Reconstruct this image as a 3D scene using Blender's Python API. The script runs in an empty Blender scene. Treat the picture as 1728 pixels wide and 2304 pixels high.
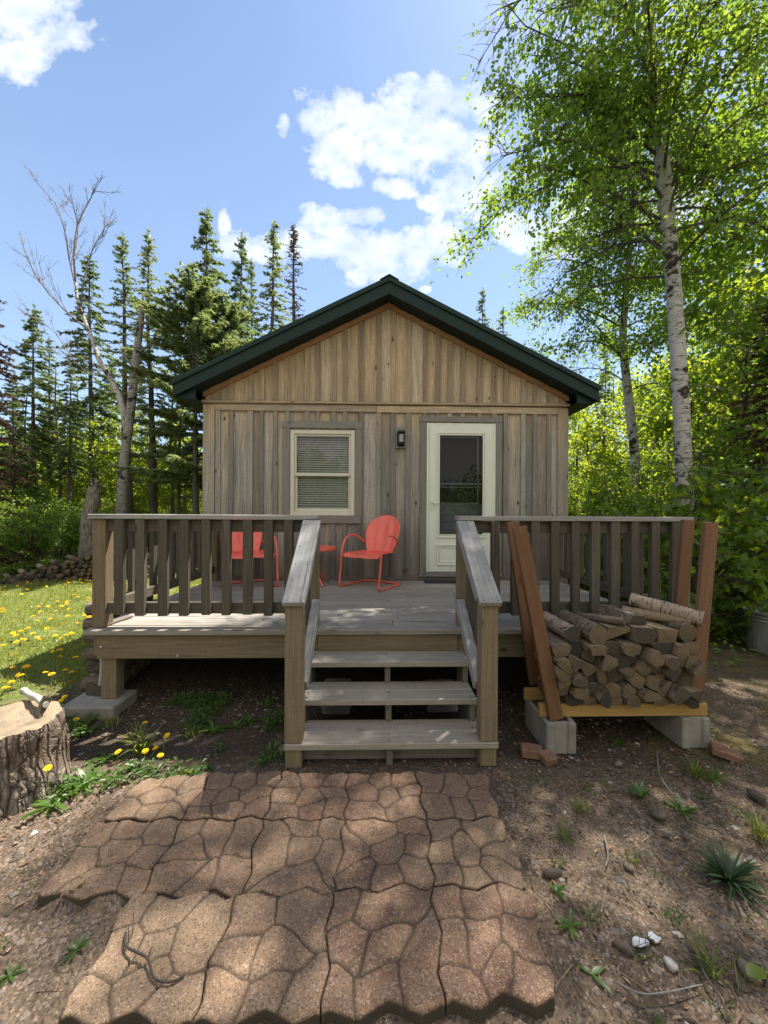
import bpy, math, random
import numpy as np
from mathutils import Vector, Matrix

rng = np.random.default_rng(7)
random.seed(7)
R = math.radians
scene = bpy.context.scene
COL = scene.collection

# ------------------------------------------------------------------ measured geometry
# The photograph was measured (phone wide lens, eye 1.535 m above the yard); these turn a
# measured sight line into a real-world point at a known height or distance.
TH, PH, F, EYE, CX, CY = R(1.4), R(.3), 831., 1.535, 829.5, 1112.
def ray(px, py):
    px, py = px * 1659 / 1728, py * 1659 / 1728
    dx, dy = px - CX, py - CY
    u = (dx * math.cos(PH) + dy * math.sin(PH)) / F
    t = (-dx * math.sin(PH) + dy * math.cos(PH)) / F
    return math.sin(TH) + u * math.cos(TH), math.cos(TH) - u * math.sin(TH), -t
def at(px, py, Y):
    r = ray(px, py); k = Y / r[1]
    return np.array((r[0] * k, Y, EYE + r[2] * k))
def gp(px, py, z=0.):
    r = ray(px, py); k = (z - EYE) / r[2]
    return np.array((r[0] * k, r[1] * k, z))

SUN = np.array((.33, .37, 1.)); SUN /= np.linalg.norm(SUN)

# ------------------------------------------------------------------ mesh builder
class MB:
    def __init__(s):
        s.V, s.F, s.G, s.R, s.M, s.S, s.n = [], [], [], [], [], [], 0
    def add(s, V, F, gc=None, rnd=None, mi=0, smooth=False):
        V = np.asarray(V, float); F = np.asarray(F, int)
        if F.ndim == 1: F = F[None]
        s.V.append(V); s.F.append(F + s.n)
        s.G.append(V if gc is None else np.asarray(gc, float))
        if rnd is None: rnd = rng.random()
        s.R.append(np.broadcast_to(np.asarray(rnd, float), (len(V),)))
        s.M.append(np.broadcast_to(np.asarray(mi, int), (len(F),)))
        s.S.append(np.full(len(F), smooth))
        s.n += len(V)
    def build(s, name, mats, parent=None, loc=None):
        if not isinstance(mats, (list, tuple)): mats = [mats]
        V = np.concatenate(s.V)
        org = np.zeros(3)
        if parent is not None:
            p = parent
            while p is not None:
                org = org + np.array(p.location); p = p.parent
        if loc is not None: org = org + np.array(loc)
        V = V - org
        me = bpy.data.meshes.new(name)
        idx = np.concatenate([f.ravel() for f in s.F])
        tot = np.concatenate([np.full(len(f), f.shape[1]) for f in s.F])
        st = np.concatenate([[0], np.cumsum(tot)[:-1]])
        me.vertices.add(len(V)); me.vertices.foreach_set('co', V.ravel())
        me.loops.add(len(idx)); me.loops.foreach_set('vertex_index', idx)
        me.polygons.add(len(tot)); me.polygons.foreach_set('loop_start', st)
        me.polygons.foreach_set('loop_total', tot)
        me.polygons.foreach_set('material_index', np.concatenate(s.M))
        me.polygons.foreach_set('use_smooth', np.concatenate(s.S))
        for m in mats: me.materials.append(m)
        a = me.attributes.new('gc', 'FLOAT_VECTOR', 'POINT'); a.data.foreach_set('vector', np.concatenate(s.G).ravel())
        a = me.attributes.new('rnd', 'FLOAT', 'POINT'); a.data.foreach_set('value', np.concatenate(s.R))
        me.update(calc_edges=True)
        o = bpy.data.objects.new(name, me); COL.objects.link(o)
        if parent is not None: o.parent = parent
        if loc is not None: o.location = loc
        return o

def nrm(v):
    v = np.asarray(v, float); return v / (np.linalg.norm(v, axis=-1, keepdims=True) + 1e-12)

_cf = None
def chamfer(h, b):
    """box with chamfered edges: 24 verts"""
    global _cf
    V, key = [], {}
    for sx in (-1, 1):
        for sy in (-1, 1):
            for sz in (-1, 1):
                for ax in range(3):
                    d = [b, b, b]; d[ax] = 0
                    key[(sx, sy, sz, ax)] = len(V)
                    V.append((sx * (h[0] - d[0]), sy * (h[1] - d[1]), sz * (h[2] - d[2])))
    if _cf is None:
        quads, tris = [], []
        for ax in range(3):
            o1, o2 = [i for i in range(3) if i != ax]
            for sg in (-1, 1):
                q = []
                for a, c in ((-1, -1), (1, -1), (1, 1), (-1, 1)):
                    sgn = [0, 0, 0]; sgn[ax] = sg; sgn[o1] = a; sgn[o2] = c
                    q.append(key[(*sgn, ax)])
                quads.append(q)
        for ax in range(3):
            o1, o2 = [i for i in range(3) if i != ax]
            for a in (-1, 1):
                for c in (-1, 1):
                    q = []
                    for e, m in ((-1, o1), (1, o1), (1, o2), (-1, o2)):
                        sgn = [0, 0, 0]; sgn[ax] = e; sgn[o1] = a; sgn[o2] = c
                        q.append(key[(*sgn, m)])
                    quads.append(q)
        for sx in (-1, 1):
            for sy in (-1, 1):
                for sz in (-1, 1):
                    tris.append([key[(sx, sy, sz, a)] for a in range(3)])
        VV = np.array(V)
        def fix(fs):
            out = []
            for f in fs:
                p = VV[f]; n = np.cross(p[1] - p[0], p[2] - p[0])
                out.append(f if np.dot(n, p.mean(0)) > 0 else f[::-1])
            return np.array(out)
        _cf = (fix(quads), fix(tris))
    return np.array(V), _cf[0], _cf[1]

def beam(mb, p0, p1, w, t, up=(0, 0, 1), b=.004, rnd=None, mi=0):
    """board from p0 to p1: w across, t along 'up'; grain along its length"""
    p0, p1 = np.asarray(p0, float), np.asarray(p1, float)
    L = np.linalg.norm(p1 - p0); x = (p1 - p0) / L
    y = nrm(np.cross(np.asarray(up, float), x)); z = np.cross(x, y)
    V, q, tr = chamfer((L / 2, w / 2, t / 2), min(b, w * .3, t * .3))
    off = rng.random(3) * 40
    W = (p0 + p1) / 2 + V @ np.array([x, y, z])
    if rnd is None: rnd = rng.random()
    mb.add(W, q, V + off, rnd, mi)
    mb.F.append(tr + mb.n - len(V)); mb.M.append(np.full(len(tr), mi)); mb.S.append(np.full(len(tr), False))

def bx(mb, lo, hi, axis=0, b=.004, rnd=None, mi=0):
    """axis-aligned board, grain along axis"""
    lo, hi = np.asarray(lo, float), np.asarray(hi, float)
    c, h = (lo + hi) / 2, (hi - lo) / 2
    p0, p1 = c.copy(), c.copy(); p0[axis] -= h[axis]; p1[axis] += h[axis]
    if axis == 2: beam(mb, p0, p1, h[0] * 2, h[1] * 2, (0, 1, 0), b, rnd, mi)
    elif axis == 0: beam(mb, p0, p1, h[1] * 2, h[2] * 2, (0, 0, 1), b, rnd, mi)
    else: beam(mb, p0, p1, h[0] * 2, h[2] * 2, (0, 0, 1), b, rnd, mi)

def prism(mb, poly, y0, y1, rnd=None, mi=0, along=2):
    """polygon in x,z pushed from y0 to y1"""
    n = len(poly); P = np.array([(p[0], y0, p[1]) for p in poly] + [(p[0], y1, p[1]) for p in poly])
    off = rng.random(3) * 40
    g = P[:, [2, 0, 1]] if along == 2 else (P[:, [0, 2, 1]] if along == 0 else P[:, [1, 0, 2]])
    if rnd is None: rnd = rng.random()
    mb.add(P, np.arange(n), g + off, rnd, mi)
    k = mb.n - 2 * n
    def raw(F):
        F = np.array(F)
        if F.ndim == 1: F = F[None]
        mb.F.append(F + k); mb.M.append(np.full(len(F), mi)); mb.S.append(np.full(len(F), False))
    raw(np.arange(n, 2 * n)[::-1])
    raw([[i, i + n, (i + 1) % n + n, (i + 1) % n][::-1] for i in range(n)])

def crom(P, n=6):
    P = np.asarray(P, float); P = np.vstack([2 * P[0] - P[1], P, 2 * P[-1] - P[-2]]); out = []
    for i in range(1, len(P) - 2):
        for t in np.linspace(0, 1, n, endpoint=False):
            a, b_, c, d = P[i - 1], P[i], P[i + 1], P[i + 2]
            out.append(.5 * (2 * b_ + (c - a) * t + (2 * a - 5 * b_ + 4 * c - d) * t * t + (3 * b_ - a - 3 * c + d) * t ** 3))
    out.append(P[-2]); return np.array(out)

def tube(mb, path, rad, k=8, rnd=None, mi=0, cap=True, smooth=True, wob=0.):
    P = np.asarray(path, float); n = len(P)
    rad = np.broadcast_to(np.asarray(rad, float), (n,))
    T = nrm(np.gradient(P, axis=0))
    u = np.cross(T[0], (0, 0, 1.)); u = u if np.linalg.norm(u) > 1e-3 else np.array((1., 0, 0)); u = nrm(u)
    a = np.arange(k) * 2 * math.pi / k
    ca, sa = np.cos(a), np.sin(a)
    rings, gcs = [], []; s = 0.
    for i in range(n):
        u = nrm(u - T[i] * np.dot(u, T[i])); v = np.cross(T[i], u)
        if i: s += np.linalg.norm(P[i] - P[i - 1])
        rr = rad[i] * (1 + (wob * (rng.random(k) - .5) if wob else 0))
        rings.append(P[i] + (ca * rr)[:, None] * u + (sa * rr)[:, None] * v if not np.isscalar(rr) else P[i] + rr * (ca[:, None] * u + sa[:, None] * v))
        gcs.append(np.stack([ca * rad[i], sa * rad[i], np.full(k, s)], 1))
    V = np.concatenate(rings); g = np.concatenate(gcs) + rng.random(3) * 20
    i, j = np.meshgrid(np.arange(n - 1), np.arange(k), indexing='ij')
    Fq = np.stack([i * k + j, i * k + (j + 1) % k, (i + 1) * k + (j + 1) % k, (i + 1) * k + j], -1).reshape(-1, 4)
    if rnd is None: rnd = rng.random()
    mb.add(V, Fq, g, rnd, mi, smooth)
    if cap and k > 2:
        for f in (np.arange(k)[::-1], np.arange((n - 1) * k, n * k)):
            mb.F.append(f[None] + mb.n - len(V)); mb.M.append(np.array([mi])); mb.S.append(np.array([False]))

def sheet(mb, P, th=.006, rnd=None, smooth=True, mi=0):
    """grid of points (a,b,3) given thickness"""
    a, b_ = P.shape[:2]
    du = np.gradient(P, axis=0); dv = np.gradient(P, axis=1); N = nrm(np.cross(du, dv))
    V = np.concatenate([P.reshape(-1, 3), (P - N * th).reshape(-1, 3)])
    i, j = np.meshgrid(np.arange(a - 1), np.arange(b_ - 1), indexing='ij')
    q = np.stack([i * b_ + j, (i + 1) * b_ + j, (i + 1) * b_ + j + 1, i * b_ + j + 1], -1).reshape(-1, 4)
    n = a * b_
    edge = [i * b_ for i in range(a)] + [(a - 1) * b_ + j for j in range(1, b_)] + [i * b_ + b_ - 1 for i in range(a - 2, -1, -1)] + [j for j in range(b_ - 2, 0, -1)]
    r = [[edge[t], edge[(t + 1) % len(edge)], edge[(t + 1) % len(edge)] + n, edge[t] + n][::-1] for t in range(len(edge))]
    mb.add(V, np.concatenate([q, q[:, ::-1] + n, np.array(r)]), None, rnd, mi, smooth)

LEAF = (np.array([(0, 0, 0), (.42, .5, .10), (1, 0, -.03), (.42, -.5, .10)]), np.array([[0, 1, 2, 3]]))
OVAL = (np.array([(0, 0, 0), (.22, .38, .06), (.55, .46, .07), (1, 0, -.08), (.55, -.46, .07), (.22, -.38, .06)]), np.array([[0, 1, 2, 3], [0, 3, 4, 5]]))
MAPLE = (np.array([(0, 0, 0), (.05, .45, .04), (.38, .28, .05), (.55, .55, 0), (.68, .2, .04), (1, 0, -.06), (.68, -.2, .04), (.55, -.55, 0), (.38, -.28, .05), (.05, -.45, .04), (.35, 0, 0)]),
         np.array([[0, 1, 2, 10], [10, 2, 3, 4], [10, 4, 5, 6], [10, 6, 7, 8], [10, 8, 9, 0]]))
def scatter(mb, tpl, pos, ax, nr, L, W, rnd=None, mi=0):
    T, Fc = tpl; pos = np.asarray(pos); N = len(pos)
    if N == 0: return
    ax = nrm(ax); sd = nrm(np.cross(ax, nr)); nr = np.cross(sd, ax)
    L = np.broadcast_to(L, (N,)); W = np.broadcast_to(W, (N,))
    V = pos[:, None] + T[None, :, 0, None] * (ax * L[:, None])[:, None] + T[None, :, 1, None] * (sd * W[:, None])[:, None] + T[None, :, 2, None] * (nr * L[:, None])[:, None]
    k = len(T)
    Fa = (Fc[None] + (np.arange(N) * k)[:, None, None]).reshape(-1, Fc.shape[1])
    if rnd is None: rnd = rng.random(N)
    mb.add(V.reshape(-1, 3), Fa, None, np.repeat(np.broadcast_to(rnd, (N,)), k), mi)

def rdir(n):
    return nrm(rng.normal(size=(n, 3)))

# ------------------------------------------------------------------ object tagging
def tag(o, label=None, cat=None, group=None, kind=None):
    if label: o['label'] = label
    if cat: o['category'] = cat
    if group: o['group'] = group
    if kind: o['kind'] = kind
    return o
def thing(name, label, cat, loc=(0, 0, 0), group=None):
    o = bpy.data.objects.new(name, None); COL.objects.link(o)
    o.location = loc; o.empty_display_size = .1
    return tag(o, label, cat, group)
def copy_tree(o, parent=None):
    c = o.copy(); COL.objects.link(c)
    if parent is not None: c.parent = parent
    for ch in o.children: copy_tree(ch, c)
    return c
ORD = ['first', 'second', 'third', 'fourth', 'fifth', 'sixth', 'seventh', 'eighth', 'ninth', 'tenth', 'eleventh', 'twelfth', 'thirteenth', 'fourteenth', 'fifteenth', 'sixteenth', 'seventeenth', 'eighteenth', 'nineteenth', 'twentieth', 'twenty-first', 'twenty-second', 'twenty-third', 'twenty-fourth']

# ------------------------------------------------------------------ materials
class NT:
    def __init__(s, name):
        s.m = bpy.data.materials.new(name); s.m.use_nodes = True
        s.t = s.m.node_tree; s.t.nodes.clear()
        s.out = s.t.nodes.new('ShaderNodeOutputMaterial')
    def n(s, typ, ins=None, **props):
        nd = s.t.nodes.new('ShaderNode' + typ)
        for k, v in props.items(): setattr(nd, k, v)
        for k, v in (ins or {}).items():
            sk = nd.inputs[k]
            if isinstance(v, bpy.types.NodeSocket): s.t.links.new(v, sk)
            elif isinstance(v, tuple) and len(v) == 3 and sk.type == 'RGBA': sk.default_value = (*v, 1)
            else: sk.default_value = v
        return nd
    def attr(s, a, o='Vector'): return s.n('Attribute', attribute_name=a).outputs[o]
    def math(s, op, a, b_=0., c=0., clamp=False):
        return s.n('Math', {0: a, 1: b_, 2: c}, operation=op, use_clamp=clamp).outputs[0]
    def vmul(s, v, k): return s.n('VectorMath', {0: v, 1: k}, operation='MULTIPLY').outputs[0]
    def vadd(s, v, k): return s.n('VectorMath', {0: v, 1: k}, operation='ADD').outputs[0]
    def noise(s, v, sc=1., det=4., rough=.6, dist=0.):
        return s.n('TexNoise', {'Vector': v, 'Scale': sc, 'Detail': det, 'Roughness': rough, 'Distortion': dist}).outputs['Fac']
    def vor(s, v, sc=1., feat='F1', out='Distance', rand=1.):
        return s.n('TexVoronoi', {'Vector': v, 'Scale': sc, 'Randomness': rand}, feature=feat).outputs[out]
    def ramp(s, f, lo, hi, a=0., b_=1.):
        return s.n('MapRange', {'Value': f, 'From Min': lo, 'From Max': hi, 'To Min': a, 'To Max': b_}, clamp=True).outputs[0]
    def mix(s, f, a, b_, blend='MIX'):
        nd = s.n('Mix', data_type='RGBA', blend_type=blend, clamp_factor=True)
        for i, v in ((0, f), (6, a), (7, b_)):
            if isinstance(v, bpy.types.NodeSocket): s.t.links.new(v, nd.inputs[i])
            else: nd.inputs[i].default_value = (*v, 1) if isinstance(v, tuple) else v
        return nd.outputs[2]
    def bump(s, h, st=.3, d=.01): return s.n('Bump', {'Height': h, 'Strength': st, 'Distance': d}).outputs[0]
    def pos(s): return s.n('NewGeometry').outputs['Position']
    def bsdf(s, col, rough=.7, nrmv=None, metal=0., spec=.4, **kw):
        ins = {'Base Color': col, 'Roughness': rough, 'Metallic': metal, 'Specular IOR Level': spec}
        if nrmv is not None: ins['Normal'] = nrmv
        ins.update(kw)
        b_ = s.n('BsdfPrincipled', ins)
        s.t.links.new(b_.outputs[0], s.out.inputs[0]); return s.m

def wood(name, ca, cb, cc, rough=.75, knots=.5, crack=.5, weather=None, bump=.35):
    """ca dark grain, cb main, cc the other board colour (picked per board)"""
    t = NT(name); g = t.attr('gc'); r = t.attr('rnd', 'Fac')
    g2 = t.vadd(g, t.n('CombineXYZ', {0: t.math('MULTIPLY', r, 31.), 1: t.math('MULTIPLY', r, 17.), 2: 0.}).outputs[0])
    warp = t.noise(t.vmul(g2, (1.6, 9, 9)), 1., 2., .5)
    wv = t.vadd(t.vmul(g2, (2.2, 85, 85)), t.n('CombineXYZ', {1: t.math('MULTIPLY', warp, 5.)}).outputs[0])
    grain = t.noise(wv, 1., 6., .68)
    broad = t.noise(t.vmul(g2, (.9, 14, 14)), 1., 4., .6)
    fine = t.noise(t.vmul(g2, (14, 220, 220)), 1., 3., .6)
    base = t.mix(t.ramp(t.math('ADD', t.math('MULTIPLY', r, .75), t.math('MULTIPLY', broad, .5)), .25, .95), cb, cc)
    if weather:
        z = t.n('SeparateXYZ', {0: t.pos()}).outputs[2]
        f = t.math('ADD', t.ramp(z, weather[0], weather[1]), t.math('MULTIPLY', t.math('SUBTRACT', broad, .5), 1.1))
        f = t.math('ADD', f, t.math('MULTIPLY', t.math('SUBTRACT', r, .5), .85), clamp=True)
        tan = t.mix(r, weather[2], weather[3])
        base = t.mix(f, base, tan); r2 = t.math('FRACT', t.math('MULTIPLY', r, 37.7)); base = t.mix(t.ramp(r2, .0, .4, .5, 0.), base, (.11, .096, .082)); base = t.mix(t.ramp(r2, .75, 1., 0., .42), base, (.62, .60, .56))
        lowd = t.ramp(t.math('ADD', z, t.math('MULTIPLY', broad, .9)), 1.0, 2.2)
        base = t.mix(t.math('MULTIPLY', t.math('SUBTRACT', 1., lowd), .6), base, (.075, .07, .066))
    col = t.mix(t.ramp(grain, .42, .66), ca, base)
    saw = t.noise(t.vmul(g2, (150, 7, 7)), 1., 2., .5)
    col = t.mix(.5, col, base); col = t.mix(t.ramp(saw, .45, .7, 0., .2), col, ca)
    col = t.mix(t.ramp(fine, .35, .75, 0., .35), col, t.mix(.5, col, (1, 1, 1), 'SOFT_LIGHT'))
    h = t.math('ADD', grain, t.math('MULTIPLY', fine, .4))
    if knots:
        kd = t.vor(t.vmul(g2, (3.0, 6.0, 6.0)), 1.)
        kd = t.math('ADD', kd, t.math('MULTIPLY', t.math('SUBTRACT', grain, .5), .12))
        km = t.ramp(kd, .055, .12, knots, 0.)
        col = t.mix(km, col, tuple(c * .35 for c in (ca[0] * 1.3, ca[1], ca[2] * .8)))
    if crack:
        ck = t.noise(t.vmul(g2, (1.1, 60, 60)), 1., 2., .4)
        cm = t.ramp(ck, .66, .72, 0., crack)
        col = t.mix(cm, col, (.018, .015, .013))
        h = t.math('SUBTRACT', h, t.math('MULTIPLY', cm, 1.5))
    return t.bsdf(col, rough, t.bump(h, bump, .006), spec=.3)

def flat(name, col, rough=.5, metal=0., spec=.5, var=.08, sc=6., bump=0.):
    t = NT(name); p = t.attr('gc'); nz = t.noise(p, sc, 5., .6)
    c = t.mix(t.ramp(nz, .3, .7), tuple(x * (1 - var) for x in col), tuple(min(1, x * (1 + var)) for x in col))
    return t.bsdf(c, t.ramp(nz, .2, .8, rough * .85, min(1, rough * 1.15)), t.bump(t.noise(p, sc * 12, 3.), bump, .003) if bump else None, metal, spec)

def leafmat(name, a, b_, ta, tb, trans=.5, gloss=.05):
    t = NT(name); r = t.attr('rnd', 'Fac')
    nz = t.noise(t.pos(), .9, 2.)
    f = t.math('ADD', t.math('MULTIPLY', r, .7), t.math('MULTIPLY', t.math('SUBTRACT', nz, .35), .9), clamp=True)
    d = t.n('BsdfDiffuse', {'Color': t.mix(f, a, b_)}).outputs[0]
    tr = t.n('BsdfTranslucent', {'Color': t.mix(f, ta, tb)}).outputs[0]
    m = t.n('MixShader', {0: trans, 1: d, 2: tr}).outputs[0]
    gl = t.n('BsdfGlossy', {'Color': (1., 1., 1.), 'Roughness': .42}).outputs[0]
    m = t.n('MixShader', {0: gloss, 1: m, 2: gl}).outputs[0]
    t.t.links.new(m, t.out.inputs[0]); return t.m

def barkmat(name, a, b_, c, birch=False, sc=1.):
    t = NT(name); g = t.attr('gc'); p = t.pos()
    if birch:
        n1 = t.noise(t.vmul(g, (9 * sc, 9 * sc, 75 * sc)), 1., 4., .6)
        n2 = t.noise(t.vmul(g, (5 * sc, 5 * sc, 9 * sc)), 1., 5., .65)
        n3 = t.noise(t.vmul(g, (1.5, 1.5, 1.1)), 1., 3.)
        ln = t.ramp(n1, .565, .64)
        bl = t.ramp(t.math('ADD', n2, t.math('MULTIPLY', t.math('SUBTRACT', n3, .5), .9)), .575, .645)
        col = t.mix(t.noise(p, 7., 3.), a, b_)
        col = t.mix(t.math('MAXIMUM', ln, bl), col, c)
        h = t.math('SUBTRACT', n2, t.math('MAXIMUM', ln, bl))
    else:
        n1 = t.noise(t.vmul(g, (42 * sc, 42 * sc, 9 * sc)), 1., 6., .65, .4)
        n2 = t.noise(t.vmul(g, (6 * sc, 6 * sc, 3 * sc)), 1., 4.)
        col = t.mix(t.ramp(n1, .35, .65), c, t.mix(n2, a, b_)); h = n1
    return t.bsdf(col, .85, t.bump(h, .6, .015), spec=.2)

M = {}
M['siding'] = wood('weathered_siding', (.075, .063, .052), (.275, .265, .245), (.40, .39, .37), knots=.9, crack=.55,
                   weather=(2.3, 3.35, (.60, .42, .225), (.70, .55, .355)))
M['rake'] = wood('new_cedar_trim', (.20, .10, .045), (.36, .21, .105), (.42, .27, .15), knots=.4, crack=.1)
M['trimgrey'] = wood('grey_trim_board', (.10, .092, .083), (.23, .215, .197), (.29, .275, .255), knots=.6, crack=.4)
M['deckfloor'] = wood('grey_deck_board', (.11, .10, .088), (.30, .278, .245), (.38, .36, .325), knots=.35, crack=.95, bump=.6)
M['rail'] = wood('dark_weathered_rail', (.030, .025, .020), (.088, .075, .059), (.13, .113, .09), knots=.5, crack=.6)
M['cap'] = wood('silvered_cap', (.14, .135, .13), (.31, .305, .30), (.36, .355, .35), knots=.3, crack=.5)
M['post'] = wood('treated_post', (.075, .055, .034), (.185, .147, .092), (.245, .20, .132), knots=.8, crack=.45)
M['tread'] = wood('worn_tread', (.15, .13, .105), (.33, .295, .245), (.37, .34, .295), knots=.4, crack=.55, bump=.5)
M['framewood'] = wood('rough_frame_lumber', (.07, .06, .05), (.16, .14, .115), (.19, .17, .145), knots=.4, crack=.4)  # plain darker lumber tone for framing, steps and the loose strip
M['cedar'] = wood('red_brown_lumber', (.085, .042, .022), (.165, .088, .047), (.20, .112, .064), knots=.5, crack=.15)
M['yellowpine'] = wood('yellow_lumber', (.24, .14, .04), (.42, .27, .09), (.44, .30, .12), knots=.4, crack=.1)
M['split'] = wood('split_wood', (.10, .072, .046), (.225, .165, .105), (.32, .25, .165), knots=.2, crack=.3, bump=.8)
M['roof'] = flat('green_roof_steel', (.010, .036, .028), .55, 0., .25, .15, 3.)
M['fascia'] = flat('dark_green_fascia', (.008, .024, .0215), .55, 0., .25, .12, 4.)
M['doorpaint'] = flat('sage_white_paint', (.68, .71, .62), .38, 0., .5, .04, 3.)
M['winframe'] = flat('almond_vinyl', (.60, .575, .49), .42, 0., .5, .04, 4.)
M['blind'] = flat('pale_blind', (.80, .82, .80), .5, 0., .4, .05, 4.)
M['screen'] = flat('grey_screen_frame', (.16, .175, .18), .4, .3, .5, .06, 6.)
M['dark'] = flat('dark_interior', (.020, .024, .024), .9)
M['inside'] = flat('dim_interior_panel', (.22, .25, .25), .7, var=.2, sc=1.5)
M['black'] = flat('black_metal', (.012, .012, .013), .35, .4)
M['lens'] = flat('clear_lens', (.32, .34, .33), .15)
M['coral'] = flat('coral_enamel', (.76, .14, .10), .26, 0., .5, .07, 9.)
M['galv'] = flat('galvanized_bolt', (.55, .56, .57), .35, .8)
M['mat'] = flat('black_rubber', (.02, .021, .024), .7, bump=.4)
M['steel'] = flat('old_axe_steel', (.085, .07, .06), .42, .55, .5, .45, 14., bump=.3)
M['handle'] = wood('pale_axe_handle', (.24, .22, .20), (.44, .42, .40), (.48, .46, .43), knots=0, crack=.2)
M['bin'] = flat('grey_bin_metal', (.24, .25, .255), .5, .3, .5, .2, 7.)
M['yellow'] = flat('dandelion_yellow', (.85, .55, .012), .7, 0., .2, .15, 120.)
M['brick'] = flat('old_red_brick', (.20, .115, .08), .85, 0., .2, .3, 25., bump=.6)
M['white'] = flat('white_flake', (.50, .52, .53), .7, var=.2, sc=60.)
M['stem'] = flat('green_stem', (.16, .22, .06), .6)
M['twig'] = flat('dark_twig', (.055, .042, .035), .8, var=.3, sc=30.)
M['twigg'] = flat('grey_twig', (.20, .18, .165), .8, var=.3, sc=30.)

def concrete(name, col, sc=1.):
    t = NT(name); g = t.attr('gc')
    n1 = t.noise(g, 5. * sc, 6., .65); n2 = t.noise(g, 120. * sc, 3.); v = t.vor(g, 160. * sc)
    c = t.mix(t.ramp(n1, .3, .75), tuple(x * .62 for x in col), tuple(x * 1.15 for x in col))
    c = t.mix(t.ramp(v, .0, .32, .35, 0.), c, tuple(x * .45 for x in col))
    return t.bsdf(c, .9, t.bump(t.math('ADD', n2, v), .5, .004), spec=.2)
M['concrete'] = concrete('grey_concrete', (.30, .285, .26))

def pavermat():
    t = NT('exposed_aggregate_paver'); g = t.attr('gc'); r = t.attr('rnd', 'Fac')
    n1 = t.noise(g, 3.5, 5., .62); n2 = t.noise(g, 26., 5., .7); v = t.vor(g, 230., 'F1', 'Color'); vd = t.vor(g, 230.)
    vb = t.vor(g, 120., 'F1', 'Color')
    base = t.mix(r, (.150, .078, .054), (.24, .165, .104))
    base = t.mix(t.ramp(n1, .38, .70, 0., .8), base, (.245, .168, .108))
    base = t.mix(t.ramp(n2, .5, .75, 0., .5), base, (.10, .075, .06))
    sx = t.n('SeparateXYZ', {0: v}); bxx = t.n('SeparateXYZ', {0: vb})
    base = t.mix(t.ramp(sx.outputs[0], .84, .90, 0., .42), base, (.46, .36, .27))
    base = t.mix(t.ramp(sx.outputs[1], .80, .88, 0., .65), base, (.055, .042, .036))
    base = t.mix(t.ramp(bxx.outputs[0], .95, .97, 0., .3), base, (.36, .29, .24))
    moss = t.n('SeparateXYZ', {0: g}).outputs[2]
    base = t.mix(t.ramp(moss, .0385, .0462, .9, 0.), base, (.045, .038, .028))  # dark soil in grooves; on the sides this colour also stands for shadow
    h = t.math('SUBTRACT', t.math('MULTIPLY', n2, 1.2), vd)
    return t.bsdf(base, .88, t.bump(h, .55, .004), spec=.25)
M['paver'] = pavermat()

def groundmat():
    t = NT('yard_soil'); p = t.pos(); s = t.n('SeparateXYZ', {0: p}); X, Y = s.outputs[0], s.outputs[1]
    n1 = t.noise(p, 1.3, 6., .65); n2 = t.noise(p, 11., 6., .7); n3 = t.noise(p, 70., 4., .7)
    v = t.vor(p, 55., 'F1', 'Color'); vd = t.vor(p, 55.); vs = t.vor(p, 140., 'F1', 'Color')
    dirt = t.mix(t.ramp(n1, .32, .68), (.066, .049, .037), (.180, .134, .094))
    dirt = t.mix(t.ramp(n2, .42, .72, 0., .75), dirt, (.225, .165, .115))
    dirt = t.mix(t.ramp(n3, .48, .7, 0., .6), dirt, (.04, .03, .024))
    c1 = t.n('SeparateXYZ', {0: v}).outputs[0]; c2 = t.n('SeparateXYZ', {0: vs}).outputs[1]
    dirt = t.mix(t.ramp(c1, .90, .93, 0., .5), dirt, (.26, .21, .18))
    dirt = t.mix(t.ramp(c2, .88, .93, 0., .55), dirt, (.33, .25, .19))
    dirt = t.mix(t.ramp(c2, .12, .18, .7, 0.), dirt, (.04, .033, .028))
    turf = t.mix(t.ramp(n2, .35, .7), (.075, .105, .022), (.17, .19, .05))
    turf = t.mix(t.ramp(t.noise(p, 3., 5.), .55, .72, 0., .75), turf, (.26, .20, .12))
    lawn = t.math('ADD', t.math('MULTIPLY', X, -1.), t.math('MULTIPLY', t.math('SUBTRACT', n1, .5), 2.2))
    lawn = t.ramp(lawn, 2.35, 2.9)
    lawn = t.math('MULTIPLY', lawn, t.ramp(t.math('ADD', Y, n1), 3.1, 3.6))
    wood_f = t.mix(t.ramp(n2, .4, .7), (.035, .045, .014), (.10, .075, .045))
    far = t.math('MAXIMUM', t.ramp(t.math('ADD', Y, t.math('MULTIPLY', n1, 2.)), 9.6, 11.), t.ramp(X, 3.0, 4.6))
    far = t.math('MULTIPLY', far, t.ramp(Y, 1.5, 4.))
    deck_shade = t.math('MULTIPLY', t.ramp(t.math('ADD', Y, t.math('MULTIPLY', n1, .5)), 2.45, 2.75), t.ramp(t.math('ABSOLUTE', X), 2.2, 2.9, .8, 0.))  # greyer soil by the deck, with the deck's shade also put into its colour
    dirt = t.mix(deck_shade, dirt, t.mix(n2, (.018, .015, .012), (.06, .05, .042)))
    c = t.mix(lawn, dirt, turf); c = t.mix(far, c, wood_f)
    moss = t.math('MULTIPLY', t.ramp(t.noise(p, 2.2, 5.), .52, .62), t.ramp(X, 1.5, 2.2))
    c = t.mix(t.math('MULTIPLY', moss, .5), c, (.16, .14, .03))
    h = t.math('ADD', t.math('MULTIPLY', n2, .8), t.math('SUBTRACT', t.math('MULTIPLY', n3, .5), t.math('MULTIPLY', vd, .6)))
    return t.bsdf(c, .95, t.bump(h, .8, .02), spec=.15)
M['ground'] = groundmat()

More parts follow.
